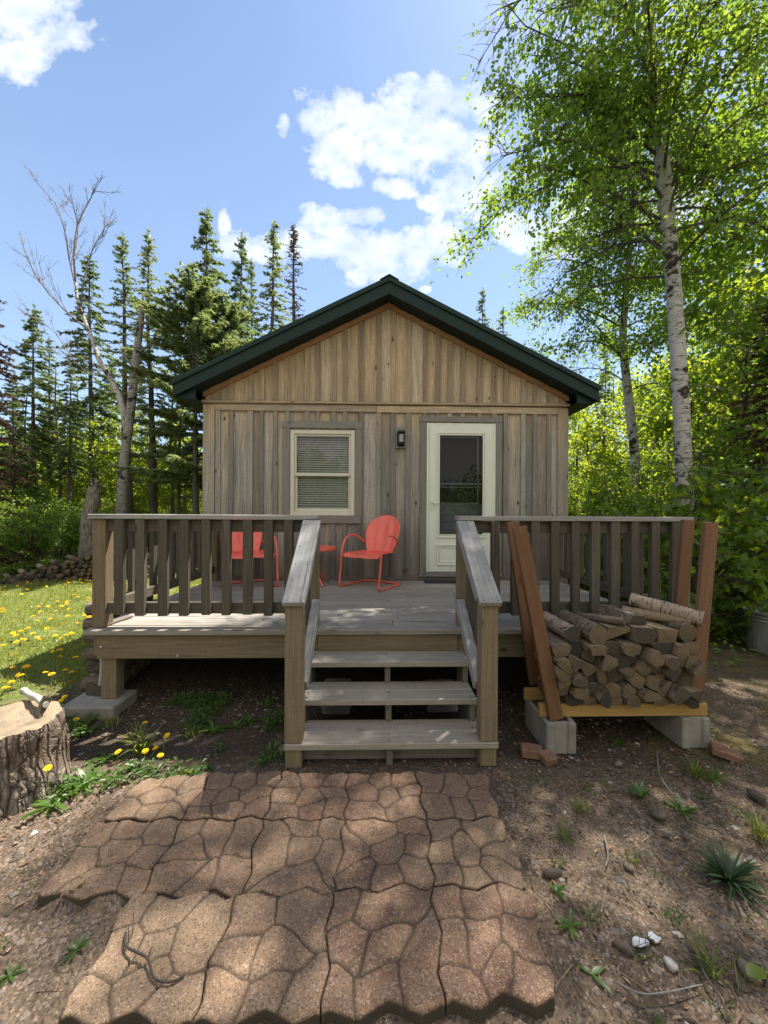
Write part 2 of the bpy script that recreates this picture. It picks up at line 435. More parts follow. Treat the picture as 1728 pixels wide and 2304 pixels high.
def stonemat():
    t = NT('yard_pebble'); r = t.attr('rnd', 'Fac'); g = t.attr('gc')
    c = t.mix(t.ramp(r, 0., .5), (.075, .058, .046), (.165, .128, .10)); c = t.mix(t.ramp(r, .5, .9), c, (.19, .172, .16)); c = t.mix(t.ramp(r, .95, .99), c, (.48, .45, .42))
    c = t.mix(t.ramp(t.noise(g, 60., 3.), .4, .7, 0., .5), c, (.09, .075, .065))
    return t.bsdf(c, .85, t.bump(t.noise(g, 90., 5., .7), .7, .006), spec=.2)
M['stone'] = stonemat()
def littermat():
    t = NT('dry_litter'); r = t.attr('rnd', 'Fac')
    c = t.mix(t.ramp(r, 0., .6), (.07, .042, .026), (.20, .125, .075)); c = t.mix(t.ramp(r, .7, 1.), c, (.34, .25, .16))
    return t.bsdf(c, .85, spec=.2)
M['litter'] = littermat()

def cutmat(name, a, b_, dark=.5):
    t = NT(name); g = t.attr('gc'); r = t.attr('rnd', 'Fac')
    w = t.n('TexWave', {'Vector': g, 'Scale': 26., 'Distortion': 3.5, 'Detail': 3., 'Detail Scale': 2.}, wave_type='RINGS', rings_direction='Z').outputs['Fac']
    n = t.noise(g, 9., 5., .65); n2 = t.noise(g, 90., 3.)
    c = t.mix(t.ramp(w, .2, .9), a, b_)
    c = t.mix(t.ramp(n, .45, .75, 0., dark), c, (.07, .055, .045))
    c = t.mix(t.math('MULTIPLY', t.ramp(r, .45, .9), dark * 1.4), c, (.05, .045, .042))
    return t.bsdf(c, .85, t.bump(t.math('ADD', w, n2), .35, .004), spec=.2)
M['cut'] = cutmat('cut_log_end', (.105, .08, .052), (.20, .155, .10), .85)
M['stumptop'] = cutmat('stump_cut_face', (.19, .14, .09), (.31, .25, .175), .7)
def stumpbark():
    t = NT('stump_bark'); g = t.attr('gc'); wv = t.vadd(g, t.vmul(t.n('TexNoise', {'Vector': g, 'Scale': 9., 'Detail': 4.}).outputs['Color'], (.05, .05, .10)))
    e = t.vor(t.vmul(wv, (19, 19, 2.6)), 1., 'DISTANCE_TO_EDGE'); e2 = t.vor(t.vmul(wv, (34, 34, 15)), 1., 'DISTANCE_TO_EDGE'); n = t.noise(g, 24., 6., .7); n2 = t.noise(g, 5., 3.)
    c = t.mix(t.ramp(n2, .35, .65), (.17, .125, .095), (.30, .265, .225)); c = t.mix(t.ramp(n, .4, .7, 0., .55), c, (.10, .075, .06))
    c = t.mix(t.ramp(e2, .0, .07, .5, 0.), c, (.05, .038, .03)); c = t.mix(t.ramp(e, .01, .07, .85, 0.), c, (.022, .016, .013))
    h = t.math('ADD', t.ramp(e, 0., .16, 0., 2.), t.math('ADD', t.ramp(e2, 0., .12, 0., .5), t.math('MULTIPLY', n, .6)))
    return t.bsdf(c, .9, t.bump(h, .8, .013), spec=.15)
M['stumpbark'] = stumpbark()
M['logbark'] = barkmat('log_bark', (.17, .125, .095), (.27, .22, .18), (.06, .045, .036))
M['birchlog'] = barkmat('birch_log_bark', (.36, .30, .245), (.27, .20, .15), (.07, .052, .042), True, 1.4)
M['birch'] = barkmat('birch_bark', (.55, .53, .51), (.40, .375, .35), (.045, .037, .033), True)
M['oldbirch'] = barkmat('old_birch_bark', (.36, .345, .33), (.19, .178, .165), (.035, .03, .026), True, .62)
M['birchlimb'] = barkmat('birch_limb', (.10, .085, .075), (.19, .17, .155), (.04, .034, .03))
M['deadlimb'] = barkmat('bare_limb', (.34, .315, .30), (.22, .20, .19), (.10, .085, .08))
M['sprucebark'] = barkmat('spruce_bark', (.12, .095, .08), (.19, .165, .145), (.045, .036, .03))
M['snag'] = barkmat('snag_wood', (.26, .23, .205), (.36, .33, .30), (.06, .05, .042), sc=.7)
M['lbirch'] = leafmat('birch_leaf', (.05, .11, .02), (.115, .19, .035), (.20, .37, .03), (.44, .56, .05), .54, .025)
M['lmaple'] = leafmat('maple_leaf', (.045, .10, .014), (.12, .20, .025), (.22, .38, .02), (.52, .60, .04), .52, .025)
M['lbright'] = leafmat('spring_leaf', (.09, .16, .018), (.17, .24, .035), (.36, .50, .025), (.64, .70, .05), .55, .025)
M['lbush'] = leafmat('bush_leaf', (.06, .13, .025), (.15, .24, .04), (.28, .46, .03), (.52, .64, .06), .5, .025)
M['lspruce'] = leafmat('spruce_needle', (.085, .125, .065), (.17, .21, .11), (.16, .24, .07), (.32, .40, .14), .5, .04)
M['lspruceb'] = leafmat('light_spruce_needle', (.12, .165, .07), (.23, .27, .125), (.21, .29, .08), (.42, .48, .17), .5, .04)
M['lbrown'] = leafmat('dead_needle', (.06, .04, .03), (.13, .085, .06), (.10, .05, .03), (.18, .10, .06), .25, .025)
M['grass'] = leafmat('lawn_grass', (.09, .14, .016), (.24, .25, .05), (.22, .30, .02), (.46, .47, .07), .45, .025)
M['weed'] = leafmat('weed_leaf', (.035, .085, .014), (.085, .16, .025), (.12, .25, .02), (.28, .40, .04), .4, .025)
M['dweed'] = leafmat('grey_green_leaf', (.03, .058, .028), (.06, .10, .048), (.06, .12, .04), (.12, .2, .06), .25, .025)

def glassmat(name, tint=.75, refl=1.6):
    t = NT(name)
    fr = t.n('LayerWeight', {'Blend': .32}).outputs['Fresnel']
    gl = t.n('BsdfGlossy', {'Color': (1., 1., 1.), 'Roughness': .015}).outputs[0]
    tr = t.n('BsdfTransparent', {'Color': (tint, tint, tint)}).outputs[0]
    m = t.n('MixShader', {0: t.math('MULTIPLY', fr, refl, clamp=True), 1: tr, 2: gl}).outputs[0]
    t.t.links.new(m, t.out.inputs[0]); return t.m
M['glass'] = glassmat('window_glass', .88, .7)
M['glassd'] = glassmat('door_glass', .8, .35)

# ------------------------------------------------------------------ ground
def vnoise(x, y, s, seed=0):
    r = np.random.default_rng(seed); T = r.random((64, 64)); x, y = x * s, y * s
    xi, yi = np.floor(x).astype(int), np.floor(y).astype(int); fx, fy = x - xi, y - yi
    fx, fy = fx * fx * (3 - 2 * fx), fy * fy * (3 - 2 * fy)
    g = lambda a, b_: T[a % 64, b_ % 64]
    return (g(xi, yi) * (1 - fx) + g(xi + 1, yi) * fx) * (1 - fy) + (g(xi, yi + 1) * (1 - fx) + g(xi + 1, yi + 1) * fx) * fy - .5
def gz(x, y):
    x, y = np.asarray(x, float), np.asarray(y, float)
    z = .05 * vnoise(x, y, .7, 1) + .02 * vnoise(x, y, 2.3, 2) + .012 * vnoise(x, y, 9., 3)
    pad = np.clip(1 - (np.maximum(np.abs(x + .25) - 1.5, 0) + np.maximum(np.abs(y - 1.7) - .75, 0)) / .5, 0, 1)
    z = z * (1 - .75 * pad)
    ins = np.minimum(np.minimum(y - 1.22, 2.27 - y), np.minimum(x + 1.30 - np.clip(y - 1.5, -1, 1) * .55 - (y < 1.52) * .44, .60 - (y - 1.5) * .02 - x))
    z = z + .030 * np.clip(ins / .06, 0, 1)
    far = np.clip((np.hypot(x, y - 4) - 9) / 30, 0, 1)
    return z + far * .8 * vnoise(x, y, .05, 4)
xs = np.unique(np.concatenate([np.arange(-4.5, 4.5, .03), np.linspace(-14, 14, 113), np.geomspace(14, 600, 30), -np.geomspace(14, 600, 30)]))
ys = np.unique(np.concatenate([np.arange(.3, 5, .03), np.linspace(-6, 16, 89), np.geomspace(16, 600, 30), -np.geomspace(6, 600, 30)]))
gx, gy = np.meshgrid(xs, ys, indexing='ij')
gzv = gz(gx, gy) + .006 * vnoise(gx, gy, 26., 5) * (np.abs(gx) < 5)
gm = MB(); nx, ny = gx.shape
i, j = np.meshgrid(np.arange(nx - 1), np.arange(ny - 1), indexing='ij')
gm.add(np.stack([gx, gy, gzv], -1).reshape(-1, 3), np.stack([i * ny + j, (i + 1) * ny + j, (i + 1) * ny + j + 1, i * ny + j + 1], -1).reshape(-1, 4), smooth=True)
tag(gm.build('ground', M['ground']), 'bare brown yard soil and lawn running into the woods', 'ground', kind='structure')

# ------------------------------------------------------------------ cabin
WY = 5.2
def c2(x, y): return 380 + x / 1.659, 600 + y / 1.659
def wx(x): return float(at(*c2(x, 300), WY)[0])
XL, XR, XC = -2.288, 2.632, .172
DZ = .655
CB = 10.6
SL = .497
def rake(x): return 4.384 - SL * abs(x - XC)        # where the soffit meets the wall
cab = thing('cabin', 'small board and batten cabin with dark green gable roof and white storm door', 'cabin', (XC, WY, 0))
BAND = 3.0
bat = [187, 235, 307, 350, 400, 445, 517, 558, 617, 659, 719, 785, 839, 895, 957, 1004, 1050, 1096, 1160, 1214, 1257, 1323, 1367, 1420]
bxs = [wx(b_) for b_ in bat]
win = (-1.136, -.269, 1.519, 2.670)      # outer vinyl frame
door = (.698, 1.632, .767, 2.775)
mb = MB()
edges = [XL + .10] + bxs + [XR - .10]
def holes(x0, x1, z0, z1):
    """vertical pieces of a strip left over outside the openings"""
    segs = [(z0, z1)]
    for (a, b_, lo, hi) in (win, door):
        if x1 > a + .003 and x0 < b_ - .003:
            out = []
            for s0, s1 in segs:
                if s0 < lo: out.append((s0, min(s1, lo)))
                if s1 > hi: out.append((max(s0, hi), s1))
            segs = out
    return segs
def strip(x0, x1, z0, z1, y0, y1, r):
    cuts = sorted({x0, x1, *[c for c in (win[0], win[1], door[0], door[1]) if x0 < c < x1]})
    for a, b_ in zip(cuts[:-1], cuts[1:]):
        for s0, s1 in holes(a, b_, z0, z1):
            if s1 - s0 > .01 and b_ - a > .004: bx(mb, (a, y0, s0), (b_, y1, s1), 2, .003, r)
for a, b_ in zip(edges[:-1], edges[1:]):
    dy = rng.uniform(0, .004)
    strip(a + .002, b_ - .002, .50, BAND + .01, WY + dy, WY + .03, rng.uniform(.4, 1.))
for xb in bxs:
    w = rng.uniform(.027, .034)
    strip(xb - w, xb + w, .50, BAND - .075, WY - .024, WY + .001, rng.uniform(0, .33))
# gable boards with sloping tops
edges2 = [XL + .02] + bxs + [XR - .02]
for a, b_ in zip(edges2[:-1], edges2[1:]):
    a, b_ = a + .002, b_ - .002
    pts = [(a, BAND), (b_, BAND), (b_, rake(b_) + .06)] + ([(XC, rake(XC) + .06)] if a < XC < b_ else []) + [(a, rake(a) + .06)]
    prism(mb, pts, WY + .001 + rng.uniform(0, .004), WY + .03, rng.uniform(.4, 1.))
for xb in bxs:
    w = rng.uniform(.027, .034)
    prism(mb, [(xb - w, BAND + .06), (xb + w, BAND + .06), (xb + w, rake(xb + w) - .02), (xb - w, rake(xb - w) - .02)], WY - .024, WY, rng.uniform(0, .28))
for xb in bxs:                            # nail heads down each batten
    for z in np.arange(.9, rake(xb) - .1, .42):
        if all(not (a - .05 < xb < b_ + .05 and lo - .1 < z < hi + .12) for a, b_, lo, hi in (win, door)) and abs(z - BAND) > .12:
            tube(mb, [(xb + rng.normal() * .006, WY - .0235, z), (xb + rng.normal() * .003, WY - .0255, z)], .0045, 6, .5, 1)
mb.build('front_wall', [M['siding'], M['black']], cab)
for X, sg in ((XL, 1), (XR, -1)):      # side and back walls
    mb = MB(); y = WY + .06
    while y < CB - .05:
        w = min(.2, CB - y); lo, hi = sorted((X + sg * .012, X + sg * .04)); bx(mb, (lo, y, .45), (hi, y + w - .004, 3.16), 2, .003)
        lo, hi = sorted((X - sg * .008, X + sg * .012)); bx(mb, (lo, y - .03, .45), (hi, y + .03, 3.1), 2, .003); y += .2
    mb.build('side_wall', M['siding'], cab)
mb = MB(); x = XL + .05
while x < XR - .05:
    w = min(.2, XR - .05 - x)
    prism(mb, [(x, .45), (x + w - .004, .45), (x + w - .004, rake(x + w) + .05), (x, rake(x) + .05)], CB - .03, CB); x += .2
mb.build('back_wall', M['siding'], cab)
for (a, b_) in ((XL - .004, XL + .15), (XR - .145, XR + .004)):
    mb = MB(); bx(mb, (a, WY - .024, .5), (b_, WY + .05, BAND - .002), 2); mb.build('corner_board', M['siding'], cab)
mb = MB()
bx(mb, (XL + .152, WY - .032, BAND - .086), (.02, WY - .002, BAND + .004), 0); bx(mb, (.023, WY - .031, BAND - .088), (XR - .147, WY - .002, BAND + .003), 0)
mb.build('belt_board', M['siding'], cab)
mb = MB(); beam(mb, (XL - .02, WY - .02, BAND + .028), (XR + .01, WY - .02, BAND + .034), .075, .036)
mb.build('drip_cap', M['siding'], cab)
mb = MB()
for sg in (-1, 1):
    xe = XL + .005 if sg < 0 else XR - .005
    prism(mb, [(XC, rake(XC) + .03), (xe, rake(xe) + .03), (xe, rake(xe) - .075), (XC, rake(XC) - .075)][::sg], WY - .045, WY - .0215, along=0)
mb.build('rake_board', M['rake'], cab)
mb = MB(); bx(mb, (XL + .03, WY + .035, .1), (XR - .03, WY + .3, .50), 0, .004); bx(mb, (XL + .03, WY + .3, .1), (XL + .2, CB - .05, .5), 1); bx(mb, (XR - .2, WY + .3, .1), (XR - .03, CB - .05, .5), 1)
bx(mb, (XL + .1, WY - .03, .55), (XR - .1, WY - .001, .70), 0)
mb.build('sill_beam', M['framewood'], cab)
# roof: top sheet, fascia, soffit, eaves
FY, RH, EAL, EAR = 4.9, 4.571, -2.567, 2.912
RB = CB + .3
def rz(x): return RH - SL * abs(x - XC)
mb = MB()
for sg, xe in ((-1, EAL), (1, EAR)):
    pr = [(XC, RH), (xe, rz(xe)), (xe, rz(xe) - .028), (XC, RH - .028)]
    prism(mb, pr[::sg], FY - .02, RB + .02, .5, along=0)
    y = FY + .1
    while y < RB:                         # standing ribs of the sheet steel
        a = np.array((XC + sg * .06, y, rz(XC + .06) + .008)); b_ = np.array((xe, y, rz(xe) + .008))
        beam(mb, a, b_, .03, .02, (0, 0, 1), .004, .5); y += .3
prism(mb, [(XC - .12, rz(XC - .12) + .006), (XC, RH + .016), (XC + .12, rz(XC + .12) + .006), (XC, RH + .002)][::-1], FY - .035, RB + .03, .4)
roof = mb.build('roof', M['roof'], cab)
mb = MB()
for sg, xe in ((-1, EAL), (1, EAR)):
    xf = xe - sg * .018
    prism(mb, [(XC, RH - .029), (xf, rz(xf) - .029), (xf, rz(xf) - .205), (XC, RH - .215)][::sg], FY, FY + .03, .3, along=0)
    prism(mb, [(XC, RH - .03), (xe, rz(xe) - .03), (xe, rz(xe) - .062), (XC, RH - .062)][::sg], FY - .022, FY - .001, .6, along=0)   # drip edge
    lo, hi = sorted((xf, xf - sg * .03)); bx(mb, (lo, FY + .031, rz(xf) - .20), (hi, RB, rz(xf) - .03), 1, .003, .3)
mb.build('fascia', M['fascia'], roof)
mb = MB()
for sg, xe in ((-1, EAL), (1, EAR)):
    xw = XL if sg < 0 else XR
    x = XC
    while sg * x < sg * xe - .05:          # soffit panels under the rake
        x2 = x + sg * min(.14, abs(xe - sg * .05 - x)); d = .006 if int(abs(x - XC) / .14 + .5) % 2 else 0
        prism(mb, [(x, rz(x) - .192 - d), (x2 - sg * .004, rz(x2) - .192 - d), (x2 - sg * .004, rz(x2) - .172), (x, rz(x) - .172)][::sg], FY + .031, WY - .046 if sg * x2 < sg * xw else RB, .3, along=0)
        x = x2
    a, b_ = sorted((xe - sg * .05, xw + sg * .003)); bx(mb, (a, FY + .06, 3.0), (b_, RB, 3.02), 1, .003, .5)
    prism(mb, [(a, 3.02), (b_, 3.02), (b_, rz(b_) - .198), (a, rz(a) - .198)], FY + .06, FY + .08, .5)
mb.build('soffit', M['fascia'], roof)

# window
wf = MB(); a0, a1, z0, z1 = win; f = .055
bx(wf, (a0, WY - .018, z0), (a0 + f, WY + .07, z1), 2); bx(wf, (a1 - f, WY - .018, z0), (a1, WY + .07, z1), 2)
bx(wf, (a0 + f, WY - .018, z1 - f), (a1 - f, WY + .07, z1), 0); bx(wf, (a0 + f, WY - .018, z0), (a1 - f, WY + .07, z0 + f), 0)
window = wf.build('window', M['winframe'], cab)
zm = 2.07
for nm, lo, hi, y in (('upper_sash', zm - .02, z1 - f, .0), ('lower_sash', z0 + f, zm + .02, .03)):
    s = MB(); y = WY + y; e = .028 if nm == 'upper_sash' else .036
    bx(s, (a0 + f, y, lo), (a0 + f + e, y + .03, hi), 2); bx(s, (a1 - f - e, y, lo), (a1 - f, y + .03, hi), 2)
    bx(s, (a0 + f + e, y, lo), (a1 - f - e, y + .03, lo + .045), 0); bx(s, (a0 + f + e, y, hi - e), (a1 - f - e, y + .03, hi), 0)
    s.build(nm, M['winframe'], window)
    g = MB(); bx(g, (a0 + f + e - .004, y + .012, lo + .04), (a1 - f - e + .004, y + .018, hi - e + .004), 0, .001); g.build('pane', M['glass'], window)
bl = MB(); z = z0 + f
while z < z1 - f:
    beam(bl, (a0 + f + .005, WY + .085, z), (a1 - f - .005, WY + .085, z), .028, .002, (0, -.75, .66), .0004, .5); z += .031
for x in (a0 + .22, a1 - .22): bx(bl, (x - .002, WY + .098, z0 + f), (x + .002, WY + .102, z1 - f), 2, .0005)
bl.build('blind', M['blind'], window)
dk = MB(); bx(dk, (a0 + .01, WY + .13, z0 + .01), (a1 - .01, WY + .16, z1 - .01), 0); dk.build('dark_room', M['dark'], window)
mb = MB()
bx(mb, (-1.244, WY - .034, 2.690), (-.168, WY - .0215, 2.784), 0); mb.build('window_head_trim', M['trimgrey'], cab)
for a, b_ in ((-1.228, a0 - .003), (a1 + .003, -.178)):
    mb = MB(); bx(mb, (a, WY - .030, 1.52), (b_, WY - .0215, 2.688), 2); mb.build('window_side_trim', M['trimgrey'], cab)
mb = MB(); bx(mb, (-1.235, WY - .038, 1.415), (-.182, WY - .0215, 1.517), 0); mb.build('window_sill_trim', M['trimgrey'], cab)

# storm door
a0, a1, z0, z1 = door
mb = MB(); bx(mb, (a0, WY - .035, z0), (a0 + .032, WY + .03, z1), 2, .002); bx(mb, (a1 - .032, WY - .035, z0), (a1, WY + .03, z1), 2, .002); bx(mb, (a0 + .032, WY - .035, z1 - .02), (a1 - .032, WY + .03, z1), 0, .002)
mb.build('door_jamb', M['doorpaint'], cab)
gl0, gl1, gzb, gzt = .869, 1.458, 1.272, 2.612
d0, d1 = a0 + .034, a1 - .034
mb = MB()
bx(mb, (d0, WY - .042, z0 + .004), (gl0, WY - .004, z1 - .022), 2, .003, .5); bx(mb, (gl1, WY - .042, z0 + .004), (d1, WY - .004, z1 - .022), 2, .003, .5)
bx(mb, (gl0, WY - .042, gzt), (gl1, WY - .004, z1 - .022), 0, .003, .5); bx(mb, (gl0, WY - .0415, z0 + .004), (gl1, WY - .004, gzb), 0, .003, .5)
dr = mb.build('storm_door', M['doorpaint'], cab)
def ring(mb, x0, x1, z0, z1, w, y0, y1):
    bx(mb, (x0, y0, z0), (x0 + w, y1, z1), 2, w * .3, .5); bx(mb, (x1 - w, y0, z0), (x1, y1, z1), 2, w * .3, .5)
    bx(mb, (x0 + w, y0, z0), (x1 - w, y1, z0 + w), 0, w * .3, .5); bx(mb, (x0 + w, y0, z1 - w), (x1 - w, y1, z1), 0, w * .3, .5)
mb = MB(); ring(mb, gl0 - .04, gl1 + .04, gzb - .045, gzt + .04, .022, WY - .054, WY - .0415)
ring(mb, gl0 - .012, gl1 + .012, gzb - .012, gzt + .012, .016, WY - .050, WY - .0412); mb.build('glass_moulding', M['doorpaint'], dr)
mb = MB(); ring(mb, gl0 - .035, gl1 + .035, .855, 1.145, .026, WY - .056, WY - .0412); ring(mb, gl0 + .005, gl1 - .005, .895, 1.105, .014, WY - .05, WY - .0412); mb.build('lower_panel', M['doorpaint'], dr)
mb = MB(); bx(mb, (gl0 + .001, WY - .030, gzb + .001), (gl1 - .001, WY - .024, gzt - .001), 0, .001); mb.build('pane', M['glassd'], dr)
mb = MB()
bx(mb, (gl1 - .072, WY - .020, 1.70), (gl1 - .052, WY - .01, gzt), 2, .002); bx(mb, (gl0, WY - .020, 1.945), (gl1, WY - .008, 1.972), 0, .002)
bx(mb, (gl0, WY - .020, 1.905), (gl1, WY - .01, 1.918), 0, .002); bx(mb, (gl0, WY - .020, 1.685), (gl1 - .05, WY - .01, 1.705), 0, .002); bx(mb, (gl0 + .001, WY - .018, gzt - .03), (gl1 - .075, WY - .01, gzt - .015), 0, .002)
mb.build('screen_frame', M['screen'], dr)
mb = MB(); bx(mb, (gl0 - .03, WY + .10, 1.69), (gl1 + .03, WY + .12, gzt + .02), 0); mb.build('inner_glass', M['dark'], dr)
mb = MB(); bx(mb, (gl0 - .03, WY + .09, gzb - .02), (gl1 + .03, WY + .12, 1.688), 0)
for z in (1.33, 1.44, 1.55): bx(mb, (gl0 + .06, WY + .082, z), (gl1 - .06, WY + .0895, z + .012), 0)
mb.build('inner_door', M['inside'], dr)
mb = MB(); hx = d0 + .033
bx(mb, (hx - .014, WY - .056, 1.60), (hx + .014, WY - .0425, 1.76), 2, .006, .5)
tube(mb, crom([(hx, WY - .06, 1.705), (hx + .008, WY - .085, 1.703), (hx + .05, WY - .09, 1.69), (hx + .10, WY - .085, 1.70)], 4), .009, 8, .5)
tube(mb, [(hx, WY - .0425, 1.635), (hx, WY - .068, 1.635)], .012, 10, .5)
mb.build('handle', M['doorpaint'], dr)
mb = MB(); bx(mb, (.603, WY - .036, 2.790), (1.724, WY - .0215, 2.865), 0); mb.build('door_head_trim', M['trimgrey'], cab)
for a, b_ in ((.61, a0 - .003), (a1 + .003, 1.722)):
    mb = MB(); bx(mb, (a, WY - .031, .765), (b_, WY - .0215, 2.788), 2); mb.build('door_side_trim', M['trimgrey'], cab)
mb = MB(); bx(mb, (.60, WY - .05, .703), (1.73, WY - .0305, .763), 0); mb.build('threshold', M['trimgrey'], cab)
mb = MB(); bx(mb, (.278, WY - .040, 2.43), (.418, WY - .0215, 2.712), 2); lam = mb.build('porch_light', M['trimgrey'], cab)
mb = MB(); bx(mb, (.297, WY - .062, 2.455), (.400, WY - .0405, 2.655), 2, .004); bx(mb, (.300, WY - .150, 2.618), (.397, WY - .0625, 2.648), 0, .008); bx(mb, (.310, WY - .13, 2.47), (.387, WY - .0625, 2.49), 0)
for x in (.312, .385): bx(mb, (x - .005, WY - .13, 2.491), (x + .005, WY - .12, 2.617), 2, .001)
mb.build('lamp_body', M['black'], lam)
mb = MB(); bx(mb, (.318, WY - .118, 2.50), (.379, WY - .066, 2.612), 2, .006); mb.build('lamp_glass', M['lens'], lam)

# ------------------------------------------------------------------ deck
DXL, DXR, DFY, DBY = -2.187, 2.49, 2.94, WY - .035
deck = thing('deck', 'weathered grey wooden deck with railings and front steps', 'deck', (.2, 4.0, 0))
mb = MB(); y = DFY; k = 0
while y < DBY - .01:
    w = min(.138, DBY - y); dz = rng.uniform(-.003, .003)
    sp = DXL + rng.choice([.34, .5, .66]) * (DXR - DXL) if k else None
    if k % 3 == 1 and sp:
        bx(mb, (DXL, y, DZ - .038 + dz), (sp - .002, y + w - .010, DZ + dz), 0, .004); bx(mb, (sp + .002, y, DZ - .038 - dz), (DXR, y + w - .010, DZ - dz), 0, .004)
    else: bx(mb, (DXL + rng.uniform(0, .012) * (k > 0), y, DZ - .038 + dz), (DXR - rng.uniform(0, .012), y + w - .010, DZ + dz), 0, .004)
    y += w; k += 1
mb.build('floor_boards', M['deckfloor'], deck)
mb = MB(); bx(mb, (-2.115, 2.985, .425), (DXR - .06, 3.023, .612), 0)
for z, x in ((.52, -2.075), (.52, .12), (.45, -1.5), (.52, 1.9)): tube(mb, [(x, 2.986, z), (x, 2.975, z)], .009, 10, .5, 1)
mb.build('front_beam', [M['post'], M['galv']], deck)
for X in (-2.15, DXR - .022):
    mb = MB(); bx(mb, (X - .019, 3.03, .43), (X + .019, DBY, .612), 1); mb.build('side_beam', M['post'], deck)
mb = MB()
for x in np.arange(-1.75, 2.4, .4): bx(mb, (x - .019, 3.03, .44), (x + .019, DBY, .61), 1)
mb.build('joists', M['framewood'], deck)
for x, y in ((-2.05, 3.075), (2.34, 3.14), (-2.05, 4.9), (2.38, 4.9)):
    mb = MB(); bx(mb, (x - .058, y - .05, .10), (x + .058, y + .05, .424), 2); mb.build('support_post', M['post'], deck)

RT = 1.530          # cap top
def railing(p0, p1, posts, balusters, out, cap_ext=(0, 0), nrow=None):
    """cap, upper and lower rail, posts and balusters between two plan points"""
    p0, p1 = np.array(p0, float), np.array(p1, float); d = nrm(p1 - p0); o = np.array(out, float)
    P = lambda s, off, z: np.array((*(p0 + d * s + o * off), z))
    L = np.linalg.norm(p1 - p0)
    mb = MB(); beam(mb, P(-cap_ext[0], .0, RT - .019), P(L + cap_ext[1], .0, RT - .019), .14, .037)
    cap = mb.build('railing', M['cap' if cap_ext != (9, 9) else 'rail'], deck)
    mb = MB(); beam(mb, P(.03, .0, RT - .088), P(L - .03, .0, RT - .088), .038, .095); mb.build('upper_rail', M['rail'], cap)
    mb = MB(); beam(mb, P(.03, .0, .80), P(L - .03, .0, .80), .038, .088); mb.build('lower_rail', M['rail'], cap)
    for s in posts:
        mb = MB(); beam(mb, P(s, -.005, DZ + .001), P(s, -.005, RT - .039), .10, .10, (1, 0, 0), .005); mb.build('post', M['post'], cap)
    for s in balusters:
        mb = MB(); w = rng.uniform(.063, .072); a, t2 = rng.uniform(-.006, .006), rng.uniform(-.004, .004)
        beam(mb, P(s + a, .0415, .752 + rng.uniform(-.006, .006)), P(s + t2, .0415, RT - .040), .042, w, (*d, 0), .004)
        mb.build('baluster', M['rail'], cap)
    return cap
RY = 3.055
blx = [float(at(x / 2.37, 1120 + 300 / 2.37, RY - .04)[0]) for x in (643, 754, 871, 987, 1100, 1210, 1322, 1435, 1540)]
railing((-2.19, RY), (-.44, RY), [.07, 1.70], [x + 2.19 for x in blx], (0, -1))
brx = [float(at(1100 + x / 2.602, 900 + 950 / 2.602, RY - .04)[0]) for x in (35, 150, 267, 383, 502, 620, 735, 850, 970, 1085)]
railing((.655, RY), (2.53, RY), [.055, 1.82], [x - .655 for x in brx], (0, -1))
railing((-2.12, RY + .075), (-2.12, DBY), [2.03], np.arange(.19, 1.98, .167), (-1, 0))
railing((2.40, RY + .075), (2.40, DBY), [2.03], np.arange(.19, 1.98, .167), (1, 0))

# steps
mb = MB()
sl = .167 / .21
for x in (-.47, .10, .665):
    pts = [(2.36, .0), (2.36, .115), (2.57, .115), (2.57, .282), (2.78, .282), (2.78, .449), (2.98, .449), (2.98, .18), (2.75, .0)]
    P = np.array([(x - .019, a, b_) for a, b_ in pts] + [(x + .019, a, b_) for a, b_ in pts]); n = len(pts)
    r0 = rng.random(); mb.add(P, np.arange(n)[::-1], P[:, [1, 2, 0]], r0); k0 = mb.n - 2 * n
    for Fx in (np.arange(n, 2 * n)[None], np.array([[q, (q + 1) % n, (q + 1) % n + n, q + n] for q in range(n)])):
        mb.F.append(Fx + k0); mb.M.append(np.zeros(len(Fx), int)); mb.S.append(np.full(len(Fx), False))
bx(mb, (-.45, 2.40, .01), (.65, 2.43, .10), 0)
steps = mb.build('steps', M['framewood'], deck)
for (y, z, xa, xb) in ((2.318, .154, -.537, .761), (2.525, .321, -.472, .686), (2.735, .488, -.472, .686)):
    mb = MB(); bx(mb, (xa, y, z - .038), (xb, y + .137, z), 0); bx(mb, (xa, y + .143, z - .039), (xb, y + .28, z - .001), 0)
    for x in (-.46, -.44, .10, .645, .67):
        for e in (.03, .105, .175, .25): tube(mb, [(x + rng.normal() * .006, y + e, z - .0005), (x, y + e, z + .0008)], .0042, 7, .5, 1)
    mb.build('tread', [M['tread'], M['black']], steps)
mb = MB(); bx(mb, (-.43, 2.955, .475), (.645, 2.983, .61), 0); mb.build('riser_board', M['post'], steps)
